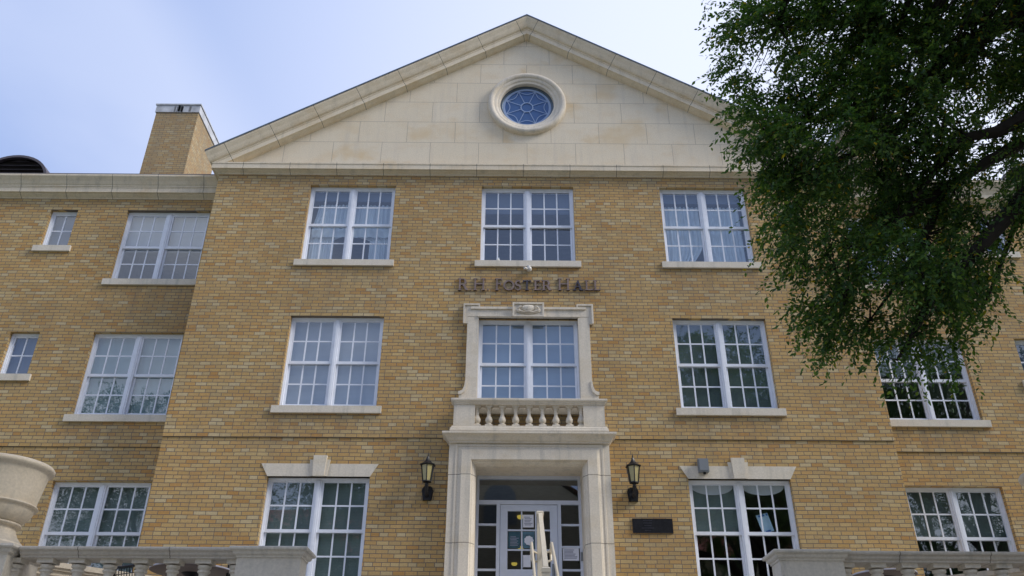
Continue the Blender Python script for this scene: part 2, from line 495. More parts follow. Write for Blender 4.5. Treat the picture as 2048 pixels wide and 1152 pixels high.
M['table_rim'] = plain('pale table rim', (.62, .60, .64), .5, var=.08)
M['tan'] = plain('tan stucco', (.50, .42, .30), .9, var=.1, scale=2)
M['redroof'] = plain('red roof tile', (.26, .075, .05), .8, var=.3, scale=4)
M['leaf'] = leaf_mat('elm leaves', [(0, (.034, .076, .032)), (.3, (.052, .112, .038)), (.55, (.076, .15, .040)), (.8, (.105, .182, .042)), (.975, (.17, .24, .045)), (.99, (.40, .28, .02))], .42)
M['leaf_far'] = leaf_mat('tree leaves', [(0, (.025, .06, .02)), (.5, (.04, .085, .028)), (1, (.06, .12, .03))])
m, t, p = mat('lit lamp bowl'); p.inputs['Emission Color'].default_value = (1, .72, .12, 1); p.inputs['Emission Strength'].default_value = .35
p.inputs['Base Color'].default_value = (.8, .6, .2, 1); M['lit'] = m

# ------------------------------------------------------------------ ground, terrace, stairs
TER = .85            # terrace level (camera height = 0, lawn = -1.6)
def struct(name, mb, m): return tag(build(name, mb, m), kind='structure')
b = MB(); b.quad((-600, -600, -1.6), (600, -600, -1.6), (600, 600, -1.6), (-600, 600, -1.6)); struct('ground', b, M['grass'])
b = MB(); b.box(-24, 24, -19, -7.31, -1.62, -1.592); b.box(-2.4, 2.2, -41, -19.002, -1.62, -1.59); struct('path', b, M['paving'])  # wide paving is added, unseen, to bounce light up under the cornices
b = MB(); b.box(-9.5, 9.5, -6.75, 0, -1.6, TER); b.box(-9.5, -1.96, -7.3, -6.752, -1.6, TER - .002); b.box(1.75, 9.5, -7.3, -6.752, -1.6, TER - .002); struct('terrace', b, M['paving'])
b = MB()
for i in range(14):
    b.box(-1.95, 1.74, -6.76 - .31 * (i + 1), -6.76 - .31 * i + .02, -1.6, TER - .172 * (i + 1) + .003)
struct('garden_steps', b, M['paving'])
b = MB()
for i in range(6):
    b.box(-1.75, 1.95, -4.55 + .36 * i, -4.15 + .36 * i if i < 5 else .42, TER + .002, TER + .175 * (i + 1))
struct('entrance_steps', b, M['paving'])
FLOOR = TER + 1.05

# ------------------------------------------------------------------ building
PX, YW, ZC = 6.517, .6, 5.02
YU = -.02
bld = thing('brick_building', (0, 0, TER), 'buff brick three storey hall with a stone pediment, two wings and a carved entrance', 'building')
SX = 3.66
# window table: cx, ztop, sill bottom, half width, wall y, blind setting per leaf (fraction covered from top, material)
WIN = []
def W(cx, zt, zs, hw, y, blinds, **kw): WIN.append(dict(cx=cx, zt=zt, zs=zs, hw=hw, y=y, blinds=blinds, **kw))
W(-SX, 10.548, 8.563, .891, YU, [(.11, 'blind_dim'), (.11, 'blind_dim')])
W(0, 10.548, 8.563, .959, YU, [(.28, 'blind_dim'), (.28, 'blind_dim')])
W(SX, 10.548, 8.563, .891, YU, [(.11, 'blind_dim'), (.11, 'blind_dim')])
W(-SX, 7.451, 5.467, .893, YU, [(1, 'blind'), (1, 'blind')])
W(0, 7.424, 5.467, .952, YU, [(1, 'blind_blue'), (1, 'blind_blue')], nosillext=True)
W(SX, 7.451, 5.467, .893, YU, [(1, 'blind_dark'), (1, 'blind_dark')])
W(-SX, 4.314, 2.372, .891, 0, [(1, 'blind_green'), (1, 'blind_green')], lintel=True)
W(SX, 4.314, 2.372, .891, 0, [(.46, 'blind_green'), (0, 'blind')], lintel=True, valance=True)
for s in (-1, 1):
    W(7.68 * s, 10.282, 8.43, .889, YW + YU, [(.52, 'blind'), (.52, 'blind')])
    W(7.68 * s, 7.366, 5.497, .889, YW + YU, [(1, 'blind_mid')] * 2 if s < 0 else [(.40, 'blind_dark'), (.38, 'blind_dark')])
    W(7.68 * s, 4.384, 2.45, .889, YW, [(1, 'blind_green')] * 2 if s < 0 else [(.5, 'blind_dark')] * 2)
    W(9.92 * s, 10.282, 9.225, .292, YW + YU, [(1, 'blind_dim')], small=True)
    W(9.92 * s, 7.362, 6.31, .292, YW + YU, [(1, 'blind_dim')], small=True)

SILL = .135
holes = {'pu': [], 'pl': [], 'wu': [], 'wl': []}
for q in WIN:
    h = (q['cx'] - q['hw'], q['cx'] + q['hw'], q['zs'] + SILL, q['zt'])
    k = ('p' if abs(q['cx']) < 6 else 'w') + ('u' if q['zs'] > ZC else 'l')
    holes[k].append(h)
holes['pl'].append((-.96, .96, FLOOR, 4.5))
b = MB()
b.wall(-PX, PX, .8, ZC, 0, holes['pl'], .26)
b.wall(-PX, PX, ZC, 10.85, YU, holes['pu'], .28)
b.quad((-PX, YU, ZC), (-PX, 0, ZC), (PX, 0, ZC), (PX, YU, ZC))
for s in (-1, 1):
    for y0, za, zb in ((0, .8, ZC), (YU, ZC, 10.85)):
        pts = [(s * PX, y0, za), (s * PX, YW + .05, za), (s * PX, YW + .05, zb), (s * PX, y0, zb)]
        b.quad(*(pts if s > 0 else pts[::-1]))
build('wall', b, M['brick'], bld)
XE = 17.0
for s in (-1, 1):
    b = MB()
    x0, x1 = (PX, XE) if s > 0 else (-XE, -PX)
    b.wall(x0, x1, .8 - 2.4, ZC, YW, [h for h in holes['wl'] if h[0] * s > 0], .26)
    b.wall(x0, x1, ZC, 10.62, YW + YU, [h for h in holes['wu'] if h[0] * s > 0], .28)
    b.quad((x0, YW + YU, ZC), (x0, YW, ZC), (x1, YW, ZC), (x1, YW + YU, ZC))
    e = s * XE
    pts = [(e, YW + YU, -1.6), (e, 12, -1.6), (e, 12, 10.62), (e, YW + YU, 10.62)]
    b.quad(*(pts if s > 0 else pts[::-1]))
    build('wall', b, M['brick'], bld)
b = MB()
b.box(-XE, XE, 11.8, 12, -1.6, 11.0)
build('wall', b, M['brick'], bld)
# floors and partitions that can be seen through the glass
b = MB()
for z in (FLOOR - .02, 4.72, 7.86, 10.95):
    b.box(-XE + .1, XE - .1, YW + .28, 11.7, z - .2, z)
    b.box(-PX + .05, PX - .05, .3, YW + .279, z - .2, z)
build('floor', b, M['interior'], bld)
b = MB()
for x in (-PX, -1.9, 1.9, PX, -9.2, 9.2):
    b.box(x - .06, x + .06, YW + .3, 11.6, FLOOR, 10.7)
build('partition', b, M['interior'], bld)

# --- windows
def sash(b, x0, x1, z0, z1, y, st, top, bot, nx, nz, mw=.027):
    d = .03
    b.box(x0, x0 + st, y, y + d, z0, z1); b.box(x1 - st, x1, y, y + d, z0, z1)
    b.box(x0 + st, x1 - st, y, y + d, z1 - top, z1); b.box(x0 + st, x1 - st, y, y + d, z0, z0 + bot)
    gx0, gx1, gz0, gz1 = x0 + st, x1 - st, z0 + bot, z1 - top
    for i in range(1, nx):
        x = gx0 + (gx1 - gx0) * i / nx; b.box(x - mw / 2, x + mw / 2, y + .006, y + .018, gz0, gz1)
    for i in range(1, nz):
        z = gz0 + (gz1 - gz0) * i / nz; b.box(gx0, gx1, y + .0075, y + .0195, z - mw / 2, z + mw / 2)
    return gx0, gx1, gz0, gz1
def window(q):
    cx, hw, y = q['cx'], q['hw'], q['y']
    z0, z1 = q['zs'] + SILL, q['zt']
    xa, xb = cx - hw, cx + hw
    yf = y + .105
    fw = .045
    b = MB()
    b.box(xa, xa + fw, yf, yf + .11, z0, z1); b.box(xb - fw, xb, yf, yf + .11, z0, z1)
    b.box(xa + fw, xb - fw, yf, yf + .11, z1 - fw, z1); b.box(xa + fw, xb - fw, yf - .01, yf + .11, z0, z0 + .04)
    # brick mould lip
    b.box(xa + .0005, xa + .02, yf - .018, yf, z0, z1 - .02); b.box(xb - .02, xb - .0005, yf - .018, yf, z0, z1 - .02); b.box(xa + .0005, xb - .0005, yf - .018, yf, z1 - .02, z1 - .0005)
    small = q.get('small')
    if not small:
        b.box(cx - .048, cx + .048, yf - .012, yf + .11, z0 + .04, z1 - fw)
        b.box(cx - .02, cx + .02, yf - .022, yf - .012, z0 + .04, z1 - fw)
    fr = build('window', b, M['white'], bld)
    leaves = [(xa + fw, xb - fw)] if small else [(xa + fw, cx - .048), (cx + .048, xb - fw)]
    zb, zt = z0 + .04, z1 - fw
    for (a, c), (fr_b, mk) in zip(leaves, q['blinds']):
        panes = MB()
        if small:
            s = MB(); g = sash(s, a, c, zb, zt, yf + .02, .03, .03, .035, 2, 2)
            build('sash', s, M['white'], fr)
            panes.quad((g[0], yf + .034, g[2]), (g[1], yf + .034, g[2]), (g[1], yf + .034, g[3]), (g[0], yf + .034, g[3]))
        else:
            zm = (zb + zt) / 2
            s = MB(); g = sash(s, a, c, zm - .028, zt, yf + .012, .036, .03, .055, 3, 2)
            build('sash', s, M['white'], fr)
            panes.quad((g[0], yf + .026, g[2]), (g[1], yf + .026, g[2]), (g[1], yf + .026, g[3]), (g[0], yf + .026, g[3]))
            s = MB(); g = sash(s, a + .002, c - .002, zb, zm + .02, yf + .05, .036, .045, .06, 3, 2)
            build('sash', s, M['white'], fr)
            panes.quad((g[0], yf + .064, g[2]), (g[1], yf + .064, g[2]), (g[1], yf + .064, g[3]), (g[0], yf + .064, g[3]))
        build('pane', panes, M['glass'], fr)
        if fr_b > 0:
            s = MB(); zz = zt - (zt - zb) * fr_b
            s.box(a - .03, c + .03, yf + .122, yf + .127, zz, z1 + .03)
            s.box(a - .005, c + .005, yf + .115, yf + .134, zz - .02, zz)
            build('blind', s, M[mk], fr)
    if q.get('valance'):
        for (a, c) in leaves:
            s = MB(); mx2 = (a + c) / 2; zz = z1 - .02
            s.prism([(a + .02, zz), (c - .02, zz)] + [(mx2 + (c - a - .04) / 2 * math.cos(math.pi * k / 16), zz - .04 - .165 * math.sin(math.pi * k / 16)) for k in range(17)], yf + .108, yf + .112)
            build('valance', s, M['valance'], fr)
    s = MB(); e = .0 if q.get('nosillext') else .1
    s.box(xa - e, xb + e, y - .05, y - .001, q['zs'], z0)
    s.box(xa + .001, xb - .001, y - .001, yf + .02, q['zs'] + .001, z0 + .0)
    build('sill', s, M['sill'], fr)
    if q.get('lintel'):
        b = MB()
        b.prism([(cx - .891, z1), (cx + .891, z1), (cx + 1.024, z1 + .225), (cx - 1.024, z1 + .225)], y - .014, y + .085)
        li = build('lintel', b, M['sill'], bld)
        b = MB(); b.prism([(cx - .098, z1 - .001), (cx + .098, z1 - .001), (cx + .118, z1 + .365), (cx - .118, z1 + .365)], y - .055, y)
        build('keystone', b, M['sill'], li)
        for s_ in (-1, 1):
            b = MB(); b.prism([(cx + s_ * .098, z1), (cx + s_ * .142, z1), (cx + s_ * .178, z1 + .292), (cx + s_ * .116, z1 + .292)], y - .032, y)
            build('keystone_flank', b, M['sill'], li)
for q in WIN: window(q)

# --- pavilion cornice, tympanum, raking cornice
b = MB()
prof = [(0, 10.80), (.022, 10.80), (.024, 10.822), (.04, 10.832), (.075, 10.846), (.10, 10.862), (.102, 10.872), (.14, 10.872), (.14, 10.985), (.15, 10.99), (.15, 11.022), (.13, 11.03), (0, 11.05)]
b.plan_sweep(prof, -PX, PX, YU, YW + .3)
build('cornice', b, M['cornice'], bld)
SL = .602
AP = 15.32
b = MB()
zt_ = 14.83
xr = (zt_ - 11.045) / SL
OC_Z, OC_R = 12.83, .60
# tympanum with a round opening: fan of quads between the triangle outline and the circle
outl = [(-xr - .05, 11.03), (xr + .05, 11.03), (0, zt_ + .03)]
def tri_hit(a):
    d = (math.cos(a), math.sin(a)); best = None
    for i in range(3):
        p0, p1 = outl[i], outl[(i + 1) % 3]
        ex, ez = p1[0] - p0[0], p1[1] - p0[1]
        den = d[0] * ez - d[1] * ex
        if abs(den) < 1e-9: continue
        tt = ((p0[0]) * ez - (p0[1] - OC_Z) * ex) / den
        if tt > 0 and (best is None or tt < best): best = tt
    return (d[0] * best, OC_Z + d[1] * best)
angs = sorted([2 * math.pi * i / 96 for i in range(96)] + [math.atan2(p[1] - OC_Z, p[0]) % (2 * math.pi) for p in outl])
for i in range(len(angs)):
    a0, a1 = angs[i], angs[(i + 1) % len(angs)] + (2 * math.pi if i == len(angs) - 1 else 0)
    q0 = (OC_R * math.cos(a0), OC_Z + OC_R * math.sin(a0)); q1 = (OC_R * math.cos(a1), OC_Z + OC_R * math.sin(a1))
    r0, r1 = tri_hit(a0), tri_hit(a1)
    b.quad((q0[0], .02, q0[1]), (r0[0], .02, r0[1]), (r1[0], .02, r1[1]), (q1[0], .02, q1[1]))
build('tympanum', b, M['ashlar'], bld)
# raking cornice
prof = [(-.03, 14.78), (0.0, 14.80), (.004, 14.815), (.03, 14.822), (.07, 14.84), (.10, 14.853), (.105, 14.862), (.136, 14.864), (.136, 14.985), (.147, 14.99), (.147, 15.022), (.17, 15.03), (.19, 15.05), (.215, 15.10), (.235, 15.16), (.262, 15.215), (.278, 15.25), (.282, 15.262), (.282, AP - .008), (0, AP - .008)]
b = MB()
rows = []
for o, za in prof:
    xe = PX + max(o, 0)
    rows.append([(-xe, YU + .04 - o if o < .01 else YU - o, za - SL * xe), (0, YU + .04 - o if o < .01 else YU - o, za), (xe, YU + .04 - o if o < .01 else YU - o, za - SL * xe)])
vs = [p for r in rows for p in r]; fs = []
for i in range(len(rows) - 1):
    for j in range(2):
        fs.append((i * 3 + j, i * 3 + j + 1, (i + 1) * 3 + j + 1, (i + 1) * 3 + j))
b.add(vs, fs)
# end faces and side returns of the crown
for k, s in ((0, -1), (2, 1)):
    for i in range(2, len(rows) - 2):
        p0, p1 = rows[i][k], rows[i + 1][k]
        f = [p0, p1, (p1[0], YW + .3, p1[2]), (p0[0], YW + .3, p0[2])]
        b.quad(*(f if s < 0 else f[::-1]))
build('raking_cornice', b, M['rake'], bld)
# roof of the pavilion
b = MB()
xe = PX + .295
for s in (-1, 1):
    p0 = (0, YU - .296, AP + .012); p1 = (s * xe, YU - .296, AP + .012 - SL * xe)
    q0 = (0, 10, p0[2]); q1 = (s * xe, 10, p1[2])
    f = [p0, q0, q1, p1]
    b.quad(*(f if s < 0 else f[::-1]))
    lo = [(p[0], p[1], p[2] - .035) for p in (p0, p1)]
    f = [p0, p1, lo[1], lo[0]]
    b.quad(*(f if s < 0 else f[::-1]))
    lo2 = (q1[0], q1[1], q1[2] - .035)
    f = [p1, q1, lo2, lo[1]]
    b.quad(*(f if s < 0 else f[::-1]))
    b.quad((0, 9.9, AP), (s * xe, 9.9, AP - SL * xe), (s * xe, 9.9, 10.6), (0, 9.9, 10.6))
build('roof', b, M['flashing'], bld)
# wing cornices and roofs
for s in (-1, 1):
    x0, x1 = (PX, XE) if s > 0 else (-XE, -PX)
    b = MB()
    prof = [(0, 10.565), (.018, 10.565), (.02, 10.585), (.04, 10.595), (.10, 10.635), (.104, 10.652), (.145, 10.655), (.145, 10.755), (.152, 10.76), (.152, 10.785), (.165, 10.79), (.165, 10.815), (.185, 10.84), (.215, 10.90), (.25, 10.955), (.272, 10.985), (.276, 11.0), (.276, 11.032), (0, 11.032)]
    b.plan_sweep(prof, x0, x1, YW + YU, 2.0, ends=(s < 0, s > 0))
    build('cornice', b, M['cornice'], bld)
    b = MB()
    xa, xb = (PX - .0, XE + .3) if s > 0 else (-XE - .3, -PX + .0)
    b.box(xa, xb, YW - .29, 2.0, 11.034, 11.058)
    b.quad((xa, YW - .2, 11.06), (xb, YW - .2, 11.06), (xb, 7, 13.1), (xa, 7, 13.1))
    b.quad((xa, 7, 13.1), (xb, 7, 13.1), (xb, 12.2, 11.0), (xa, 12.2, 11.0))
    build('roof', b, M['roof_metal'], bld)
    # chimney
    b = MB(); cxa, cxb = sorted((s * 9.215, s * 10.41))
    b.box(cxa, cxb, 4.0, 5.7, 10.8, 16.0)
    ch = build('chimney', b, M['chimney'], bld)
    b = MB(); b.box(cxa - .025, cxb + .025, 3.975, 5.725, 16.0, 16.25); b.box(cxa - .05, cxb + .05, 3.95, 5.75, 16.25, 16.29)
    rs = random.Random(4)
    for k in range(9):
        x = cxa + .45 + .5 * rs.random(); w_ = .02 + .05 * rs.random(); zb_ = 15.98 - 0 * rs.random()
        b.box(x, x + w_, 3.9725, 3.9745, 16.0 + .02 * rs.random(), 16.2 + .045 * rs.random(), 1)
    build('chimney_cap', b, [M['cap'], M['tar']], ch)
    # barrel dormer vent
    b = MB(); n = 20; dx = -11.9 * 1 if s < 0 else 11.9; rr = .80
    dz = 11.72
    arc = [(dx + rr * math.cos(math.pi * i / n), dz + .80 * rr * math.sin(math.pi * i / n)) for i in range(n + 1)]
    arc2 = [(dx + (rr - .06) * math.cos(math.pi * i / n), dz + .80 * (rr - .075) * math.sin(math.pi * i / n)) for i in range(n + 1)]
    arc = [(arc[0][0], 11.0)] + arc + [(arc[-1][0], 11.0)]; arc2 = [(arc2[0][0], 11.0)] + arc2 + [(arc2[-1][0], 11.0)]
    Y0, Y1 = 1.35, 4.2
    for i in range(len(arc) - 1):
        b.quad((*arc[i][:1], Y0, arc[i][1]), (arc[i + 1][0], Y0, arc[i + 1][1]), (arc[i + 1][0], Y1, arc[i + 1][1]), (arc[i][0], Y1, arc[i][1]))
        b.quad((arc[i][0], Y0, arc[i][1]), (arc2[i][0], Y0, arc2[i][1]), (arc2[i + 1][0], Y0, arc2[i + 1][1]), (arc[i + 1][0], Y0, arc[i + 1][1]))
        b.quad((arc2[i][0], Y0, arc2[i][1]), (arc2[i][0], Y0 + .1, arc2[i][1]), (arc2[i + 1][0], Y0 + .1, arc2[i + 1][1]), (arc2[i + 1][0], Y0, arc2[i + 1][1]))
    do = build('dormer', b, M['roof_metal'], bld)
    b = MB()
    b.box(dx - rr + .05, dx + rr - .05, Y0 + .12, Y0 + .14, 11.0, dz + .1)
    for k in range(9):
        z = 11.35 + .12 * k
        h_ = math.sqrt(max(0, 1 - ((z + .03 - dz) / (.8 * (rr - .07))) ** 2)) if z > dz else 1
        wv = (rr - .07) * h_
        if wv < .1: continue
        b.add([(dx - wv, Y0 + .02, z), (dx + wv, Y0 + .02, z), (dx + wv, Y0 + .11, z + .07), (dx - wv, Y0 + .11, z + .07)], [(0, 1, 2, 3)])
    pl_ = [(dx + (rr - .07) * math.cos(math.pi * i / n), dz + .8 * (rr - .08) * math.sin(math.pi * i / n)) for i in range(n + 1)]
    b.prism(pl_, Y0 + .12, Y0 + .14)
    build('louvre', b, M['roof_metal'], do)

# --- oculus
b = MB()
prof = [(.60, .12), (.60, -.004), (.615, -.012), (.655, -.016), (.66, -.03), (.70, -.045), (.735, -.05), (.74, -.062), (.775, -.085), (.815, -.09), (.85, -.075), (.868, -.045), (.872, .0), (.872, .03)]
prof = [(r, y + YU + .01) for r, y in prof]
b.ring_y(prof, 0, OC_Z, 96)
oc = build('oculus_window', b, M['portal'], bld, 50)
b = MB()
b.ring_y([(.60, .075), (.555, .075), (.545, .085), (.545, .11), (.51, .11), (.50, .12)], 0, OC_Z, 72, smooth=False)
build('oculus_frame', b, M['flashing'], oc)
m, t, p = mat('blue grey tracery'); p.inputs['Base Color'].default_value = (.30, .40, .60, 1); p.inputs['Roughness'].default_value = .5; M['tracery'] = m
b = MB()
b.ring_y([(.545, .10), (.492, .10), (.492, .115)], 0, OC_Z, 64, smooth=False)
b.ring_y([(.145, .108), (.145, .1), (.122, .1), (.122, .11)], 0, OC_Z, 40, smooth=False)
for k in range(8):
    a = math.pi / 8 + k * math.pi / 4
    d = Vector((math.cos(a), 0, math.sin(a))); n_ = Vector((-d.z, 0, d.x)) * .0085
    c0 = Vector((0, .1015, OC_Z))
    p0, p1 = c0 + d * .14, c0 + d * .495
    b.quad(p0 - n_, p1 - n_, p1 + n_, p0 + n_)
    # inward bowed arc between neighbouring spokes
    a2 = a + math.pi / 4
    pts = []
    for i in range(13):
        f = i / 12
        e0 = Vector((math.cos(a), 0, math.sin(a))) * .495; e1 = Vector((math.cos(a2), 0, math.sin(a2))) * .495
        q = e0.lerp(e1, f)
        q *= 1 - .165 * (1 - (2 * f - 1) ** 2)
        pts.append(c0 + Vector((0, -.0008, 0)) + q)
    for i in range(12):
        dd = (pts[i + 1] - pts[i]).normalized(); nn = Vector((-dd.z, 0, dd.x)) * .0085
        b.quad(pts[i] - nn, pts[i + 1] - nn, pts[i + 1] + nn, pts[i] + nn)
build('tracery', b, M['tracery'], oc)
m, t, p = mat('frosted blue glass'); p.inputs['Base Color'].default_value = (.055, .125, .30, 1); p.inputs['Roughness'].default_value = .25; M['oc_glass'] = m
b = MB(); n = 48
b.add([(.55 * math.cos(2 * math.pi * i / n), .118, OC_Z + .55 * math.sin(2 * math.pi * i / n)) for i in range(n)], [tuple(range(n))])
build('pane', b, M['oc_glass'], oc)

# --- stone surround of the middle window
YS = YU
hw = .952
b = MB()
def mir(poly): return [(-x, z) for x, z in poly]
jamb = [(hw - .004, 5.60), (hw - .004, 7.43), (1.165, 7.43), (1.165, 6.12), (1.172, 6.02), (1.20, 5.93), (1.25, 5.885), (1.275, 5.88), (1.275, 5.60)]
for pl_ in (jamb, mir(jamb)): b.prism(pl_, YS - .055, YS + .06)
jl = [(1.135, 6.1), (1.168, 6.1), (1.18, 6.0), (1.21, 5.92), (1.26, 5.892), (1.286, 5.89), (1.286, 5.83), (1.24, 5.83), (1.17, 5.88), (1.14, 5.97)]
for pl_ in (jl, mir(jl)): b.prism(pl_, YS - .075, YS - .05)
b.box(-hw - .2, hw + .2, YS - .056, YS + .06, 7.431, 7.60)
b.box(-hw - .15, hw + .15, YS - .085, YS - .03, 7.585, 7.632)
b.box(-hw - .02, hw + .02, YS - .08, YS + .05, 7.424, 7.455)
ear = [(.92, 7.445), (1.235, 7.445)]
for s in (-1, 1):
    xa, xb = sorted((s * .93, s * 1.245))
    b.box(xa, xb, YS - .06, YS + .0, 7.433, 7.70)
    xa2, xb2 = sorted((s * 1.16, s * 1.245)); b.box(xa2, xb2, YS - .0605, YS + .0, 7.285, 7.4328)
    b.box(xa, xb, YS - .082, YS - .055, 7.668, 7.702)
    xa3, xb3 = sorted((s * 1.214, s * 1.246)); b.box(xa3, xb3, YS - .0815, YS - .055, 7.284, 7.668)
    xa3, xb3 = sorted((s * .929, s * .955)); b.box(xa3, xb3, YS - .0815, YS - .055, 7.60, 7.668)
su = build('window_surround', b, M['portal'], bld)
b = MB()
b.box(-.30, .30, YS - .11, YS - .04, 7.405, 7.70)
for a_, c_, d_, e_ in ((-.302, .302, 7.672, 7.704), (-.302, .302, 7.402, 7.430)): b.box(a_, c_, YS - .135, YS - .109, d_, e_)
for s in (-1, 1):
    xa, xb = sorted((s * .270, s * .3025)); b.box(xa, xb, YS - .1345, YS - .109, 7.43, 7.672)
build('carved_panel', b, M['portal'], su)
b = MB()
yy = YS - .112
def blob(cx, cz, rx, rz, ry, n=14, k=6):
    vs = []; fs = []
    for i in range(k + 1):
        ph = math.pi / 2 * i / k
        for j in range(n):
            a = 2 * math.pi * j / n
            vs.append((cx + rx * math.cos(a) * math.cos(ph), yy - ry * math.sin(ph), cz + rz * math.sin(a) * math.cos(ph)))
    for i in range(k):
        for j in range(n):
            l = (j + 1) % n
            fs.append((i * n + j, i * n + l, (i + 1) * n + l, (i + 1) * n + j))
    b.add(vs, fs, 0, True)
blob(0, 7.585, .135, .075, .045); blob(0, 7.635, .05, .022, .03); blob(0, 7.645, .145, .012, .02)
for k in range(-3, 4): b.tube([(k * .035, yy - .043 + abs(k) * .006, 7.615), (k * .026, yy - .04 + abs(k) * .005, 7.55), (k * .012, yy - .02, 7.515)], .009, 6)
for s in (-1, 1):
    for k in range(6):
        a = k * math.pi / 3; blob(s * .19 + .025 * math.cos(a), 7.535 + .025 * math.sin(a), .024, .024, .025, 8, 3)
    blob(s * .19, 7.535, .018, .018, .035, 8, 3)
    b.tube([(s * .13, yy - .02, 7.62), (s * .17, yy - .03, 7.605), (s * .2, yy - .02, 7.57)], .014, 6)
    b.tube([(s * .16, yy - .015, 7.52), (s * .09, yy - .03, 7.495), (0, yy - .02, 7.51)], .013, 6)
    b.tube([(s * .17, yy - .015, 7.49), (s * .06, yy - .02, 7.47), (0, yy - .02, 7.475)], .006, 6)
build('urn_relief', b, M['portal'], su)

# --- entrance portal with balcony
YP = -.25
b = MB()
prof = [(0, .44), (0, -.10), (.012, -.135), (.022, -.14), (.03, -.17), (.055, -.195), (.07, -.2), (.075, -.235), (.085, -.25), (.25, -.25), (.256, -.236), (.275, -.232), (.282, -.22), (.30, -.214), (.325, -.212), (.33, -.222), (.36, -.222), (.365, -.205), (.472, -.205), (.472, .02)]
b.frame_sweep(prof, .925, 4.478, TER)
m, t, p = mat('portal stone')
zz_ = wall_uv(t)[3]
jn = math_(t, 'ADD', math_(t, 'LESS_THAN', math_(t, 'ABSOLUTE', math_(t, 'SUBTRACT', zz_, 4.30)), .006), math_(t, 'LESS_THAN', math_(t, 'ABSOLUTE', math_(t, 'SUBTRACT', zz_, 3.15)), .006), True)
stone_base(t, p, light=(.72, .645, .53), warm=(.64, .54, .39), grey=(.46, .43, .37), joints=jn)
po = build('portal', b, m, bld)
b = MB()
prof = [(0, 4.86), (.012, 4.86), (.014, 4.885), (.03, 4.89), (.045, 4.905), (.065, 4.94), (.095, 4.975), (.125, 4.99), (.13, 4.998), (.13, 5.03), (.09, 5.045), (.0, 5.06)]
b.plan_sweep(prof, -1.39, 1.39, -.24, .0)
build('portal_cornice', b, M['portal'], po)
for zj in (3.17, 4.31):
    pass
YB = -.30
b = MB()
b.plan_sweep([(0, 5.05), (.03, 5.05), (.03, 5.075), (.02, 5.09), (.02, 5.11), (0, 5.135), (0, 5.155)], -1.365, 1.365, YB, .0)
b.box(-1.365, 1.365, YB + .001, -.001, 5.12, 5.154)
build('balcony_base', b, M['portal'], po)
for s in (-1, 1):
    b = MB(); xa, xb = sorted((s * .962, s * 1.34)); b.box(xa, xb, YB + .02, 0 - .001, 5.15, 5.56)
    build('pedestal', b, M['portal'], po)
b = MB()
b.plan_sweep([(0, 5.555), (.01, 5.555), (.014, 5.575), (.03, 5.585), (.03, 5.60), (.05, 5.615), (.055, 5.63), (.055, 5.655), (.04, 5.665), (0, 5.668)], -1.34, 1.34, YB + .02, .0 - .13)
build('balcony_coping', b, M['portal'], po)
def baluster_prof(r, z0, h):
    """bulbous baluster; square blocks are added separately"""
    P = [(0, 0), (.98, 0), (1, .02), (1, .06), (.78, .075), (.62, .09), (.56, .115), (.72, .15), (.92, .21), (1.0, .28), (.98, .35), (.82, .43), (.64, .50), (.52, .57), (.50, .66), (.52, .76), (.58, .83), (.62, .855), (.78, .865), (.80, .885), (.78, .905), (.62, .91), (.66, .93), (.82, .95), (.84, .96), (.84, 1.0), (0, 1.0)]
    return [(a * r, z0 + c * h) for a, c in P]
def balcony_baluster(x):
    b = MB(); yc = YB + .105
    b.lathe(baluster_prof(.064, 5.19, .335), x, yc, 20)
    b.box(x - .068, x + .068, yc - .068, yc + .068, 5.152, 5.192); b.box(x - .062, x + .062, yc - .062, yc + .062, 5.522, 5.56)
    return build('baluster', b, M['portal'], po)
for k in range(-3, 4): balcony_baluster(k * .2385)
for s in (-1, 1): balcony_baluster(s * .925)

# --- entrance: transom, sidelights, door
YD = .42
b = MB()
d0, d1 = YD, YD + .09
b.box(-.925, -.878, d0, d1, FLOOR, 4.476); b.box(.878, .925, d0, d1, FLOOR, 4.476)
b.box(-.878, .878, d0, d1, 4.42, 4.476); b.box(-.878, .878, d0, d1, 3.965, 4.035)
for s in (-1, 1):
    xa, xb = sorted((s * .565, s * .505)); b.box(xa, xb, d0, d1, FLOOR, 3.965)
    for z in (2.85, 3.236, 3.612): 
        xa, xb = sorted((s * .878, s * .565)); b.box(xa, xb, d0 + .02, d1 - .02, z - .018, z + .018)
    xa, xb = sorted((s * .878, s * .565)); b.box(xa, xb, d0 + .01, d1 - .01, FLOOR, FLOOR + .5)
ef = build('entrance_frame', b, M['door'], bld)
b = MB()
b.quad((-.878, d0 + .045, 4.035), (.878, d0 + .045, 4.035), (.878, d0 + .045, 4.42), (-.878, d0 + .045, 4.42)); build('transom_pane', b, M['glass'], ef)
for s in (-1, 1):
    xa, xb = sorted((s * .878, s * .565)); b = MB()
    b.quad((xa, d0 + .045, FLOOR + .5), (xb, d0 + .045, FLOOR + .5), (xb, d0 + .045, 3.965), (xa, d0 + .045, 3.965)); build('sidelight_pane', b, M['glass_dark'], ef)
b = MB()
y0 = YD + .02; y1 = y0 + .05
b.box(-.50, -.37, y0, y1, FLOOR + .02, 3.96); b.box(.37, .50, y0, y1, FLOOR + .02, 3.96)
b.box(-.37, .37, y0, y1, 3.85, 3.96); b.box(-.37, .37, y0, y1, 2.70, 2.86); b.box(-.37, .37, y0, y1, FLOOR + .02, FLOOR + .26)
for x in (-.123, .123): b.box(x - .013, x + .013, y0 + .012, y1 - .012, 2.86, 3.85); b.box(x - .013, x + .013, y0 + .012, y1 - .012, FLOOR + .26, 2.70)
for z in (3.185, 3.52): b.box(-.37, .37, y0 + .014, y1 - .014, z - .014, z + .014)
dr = build('door', b, M['door'], bld)
b = MB()
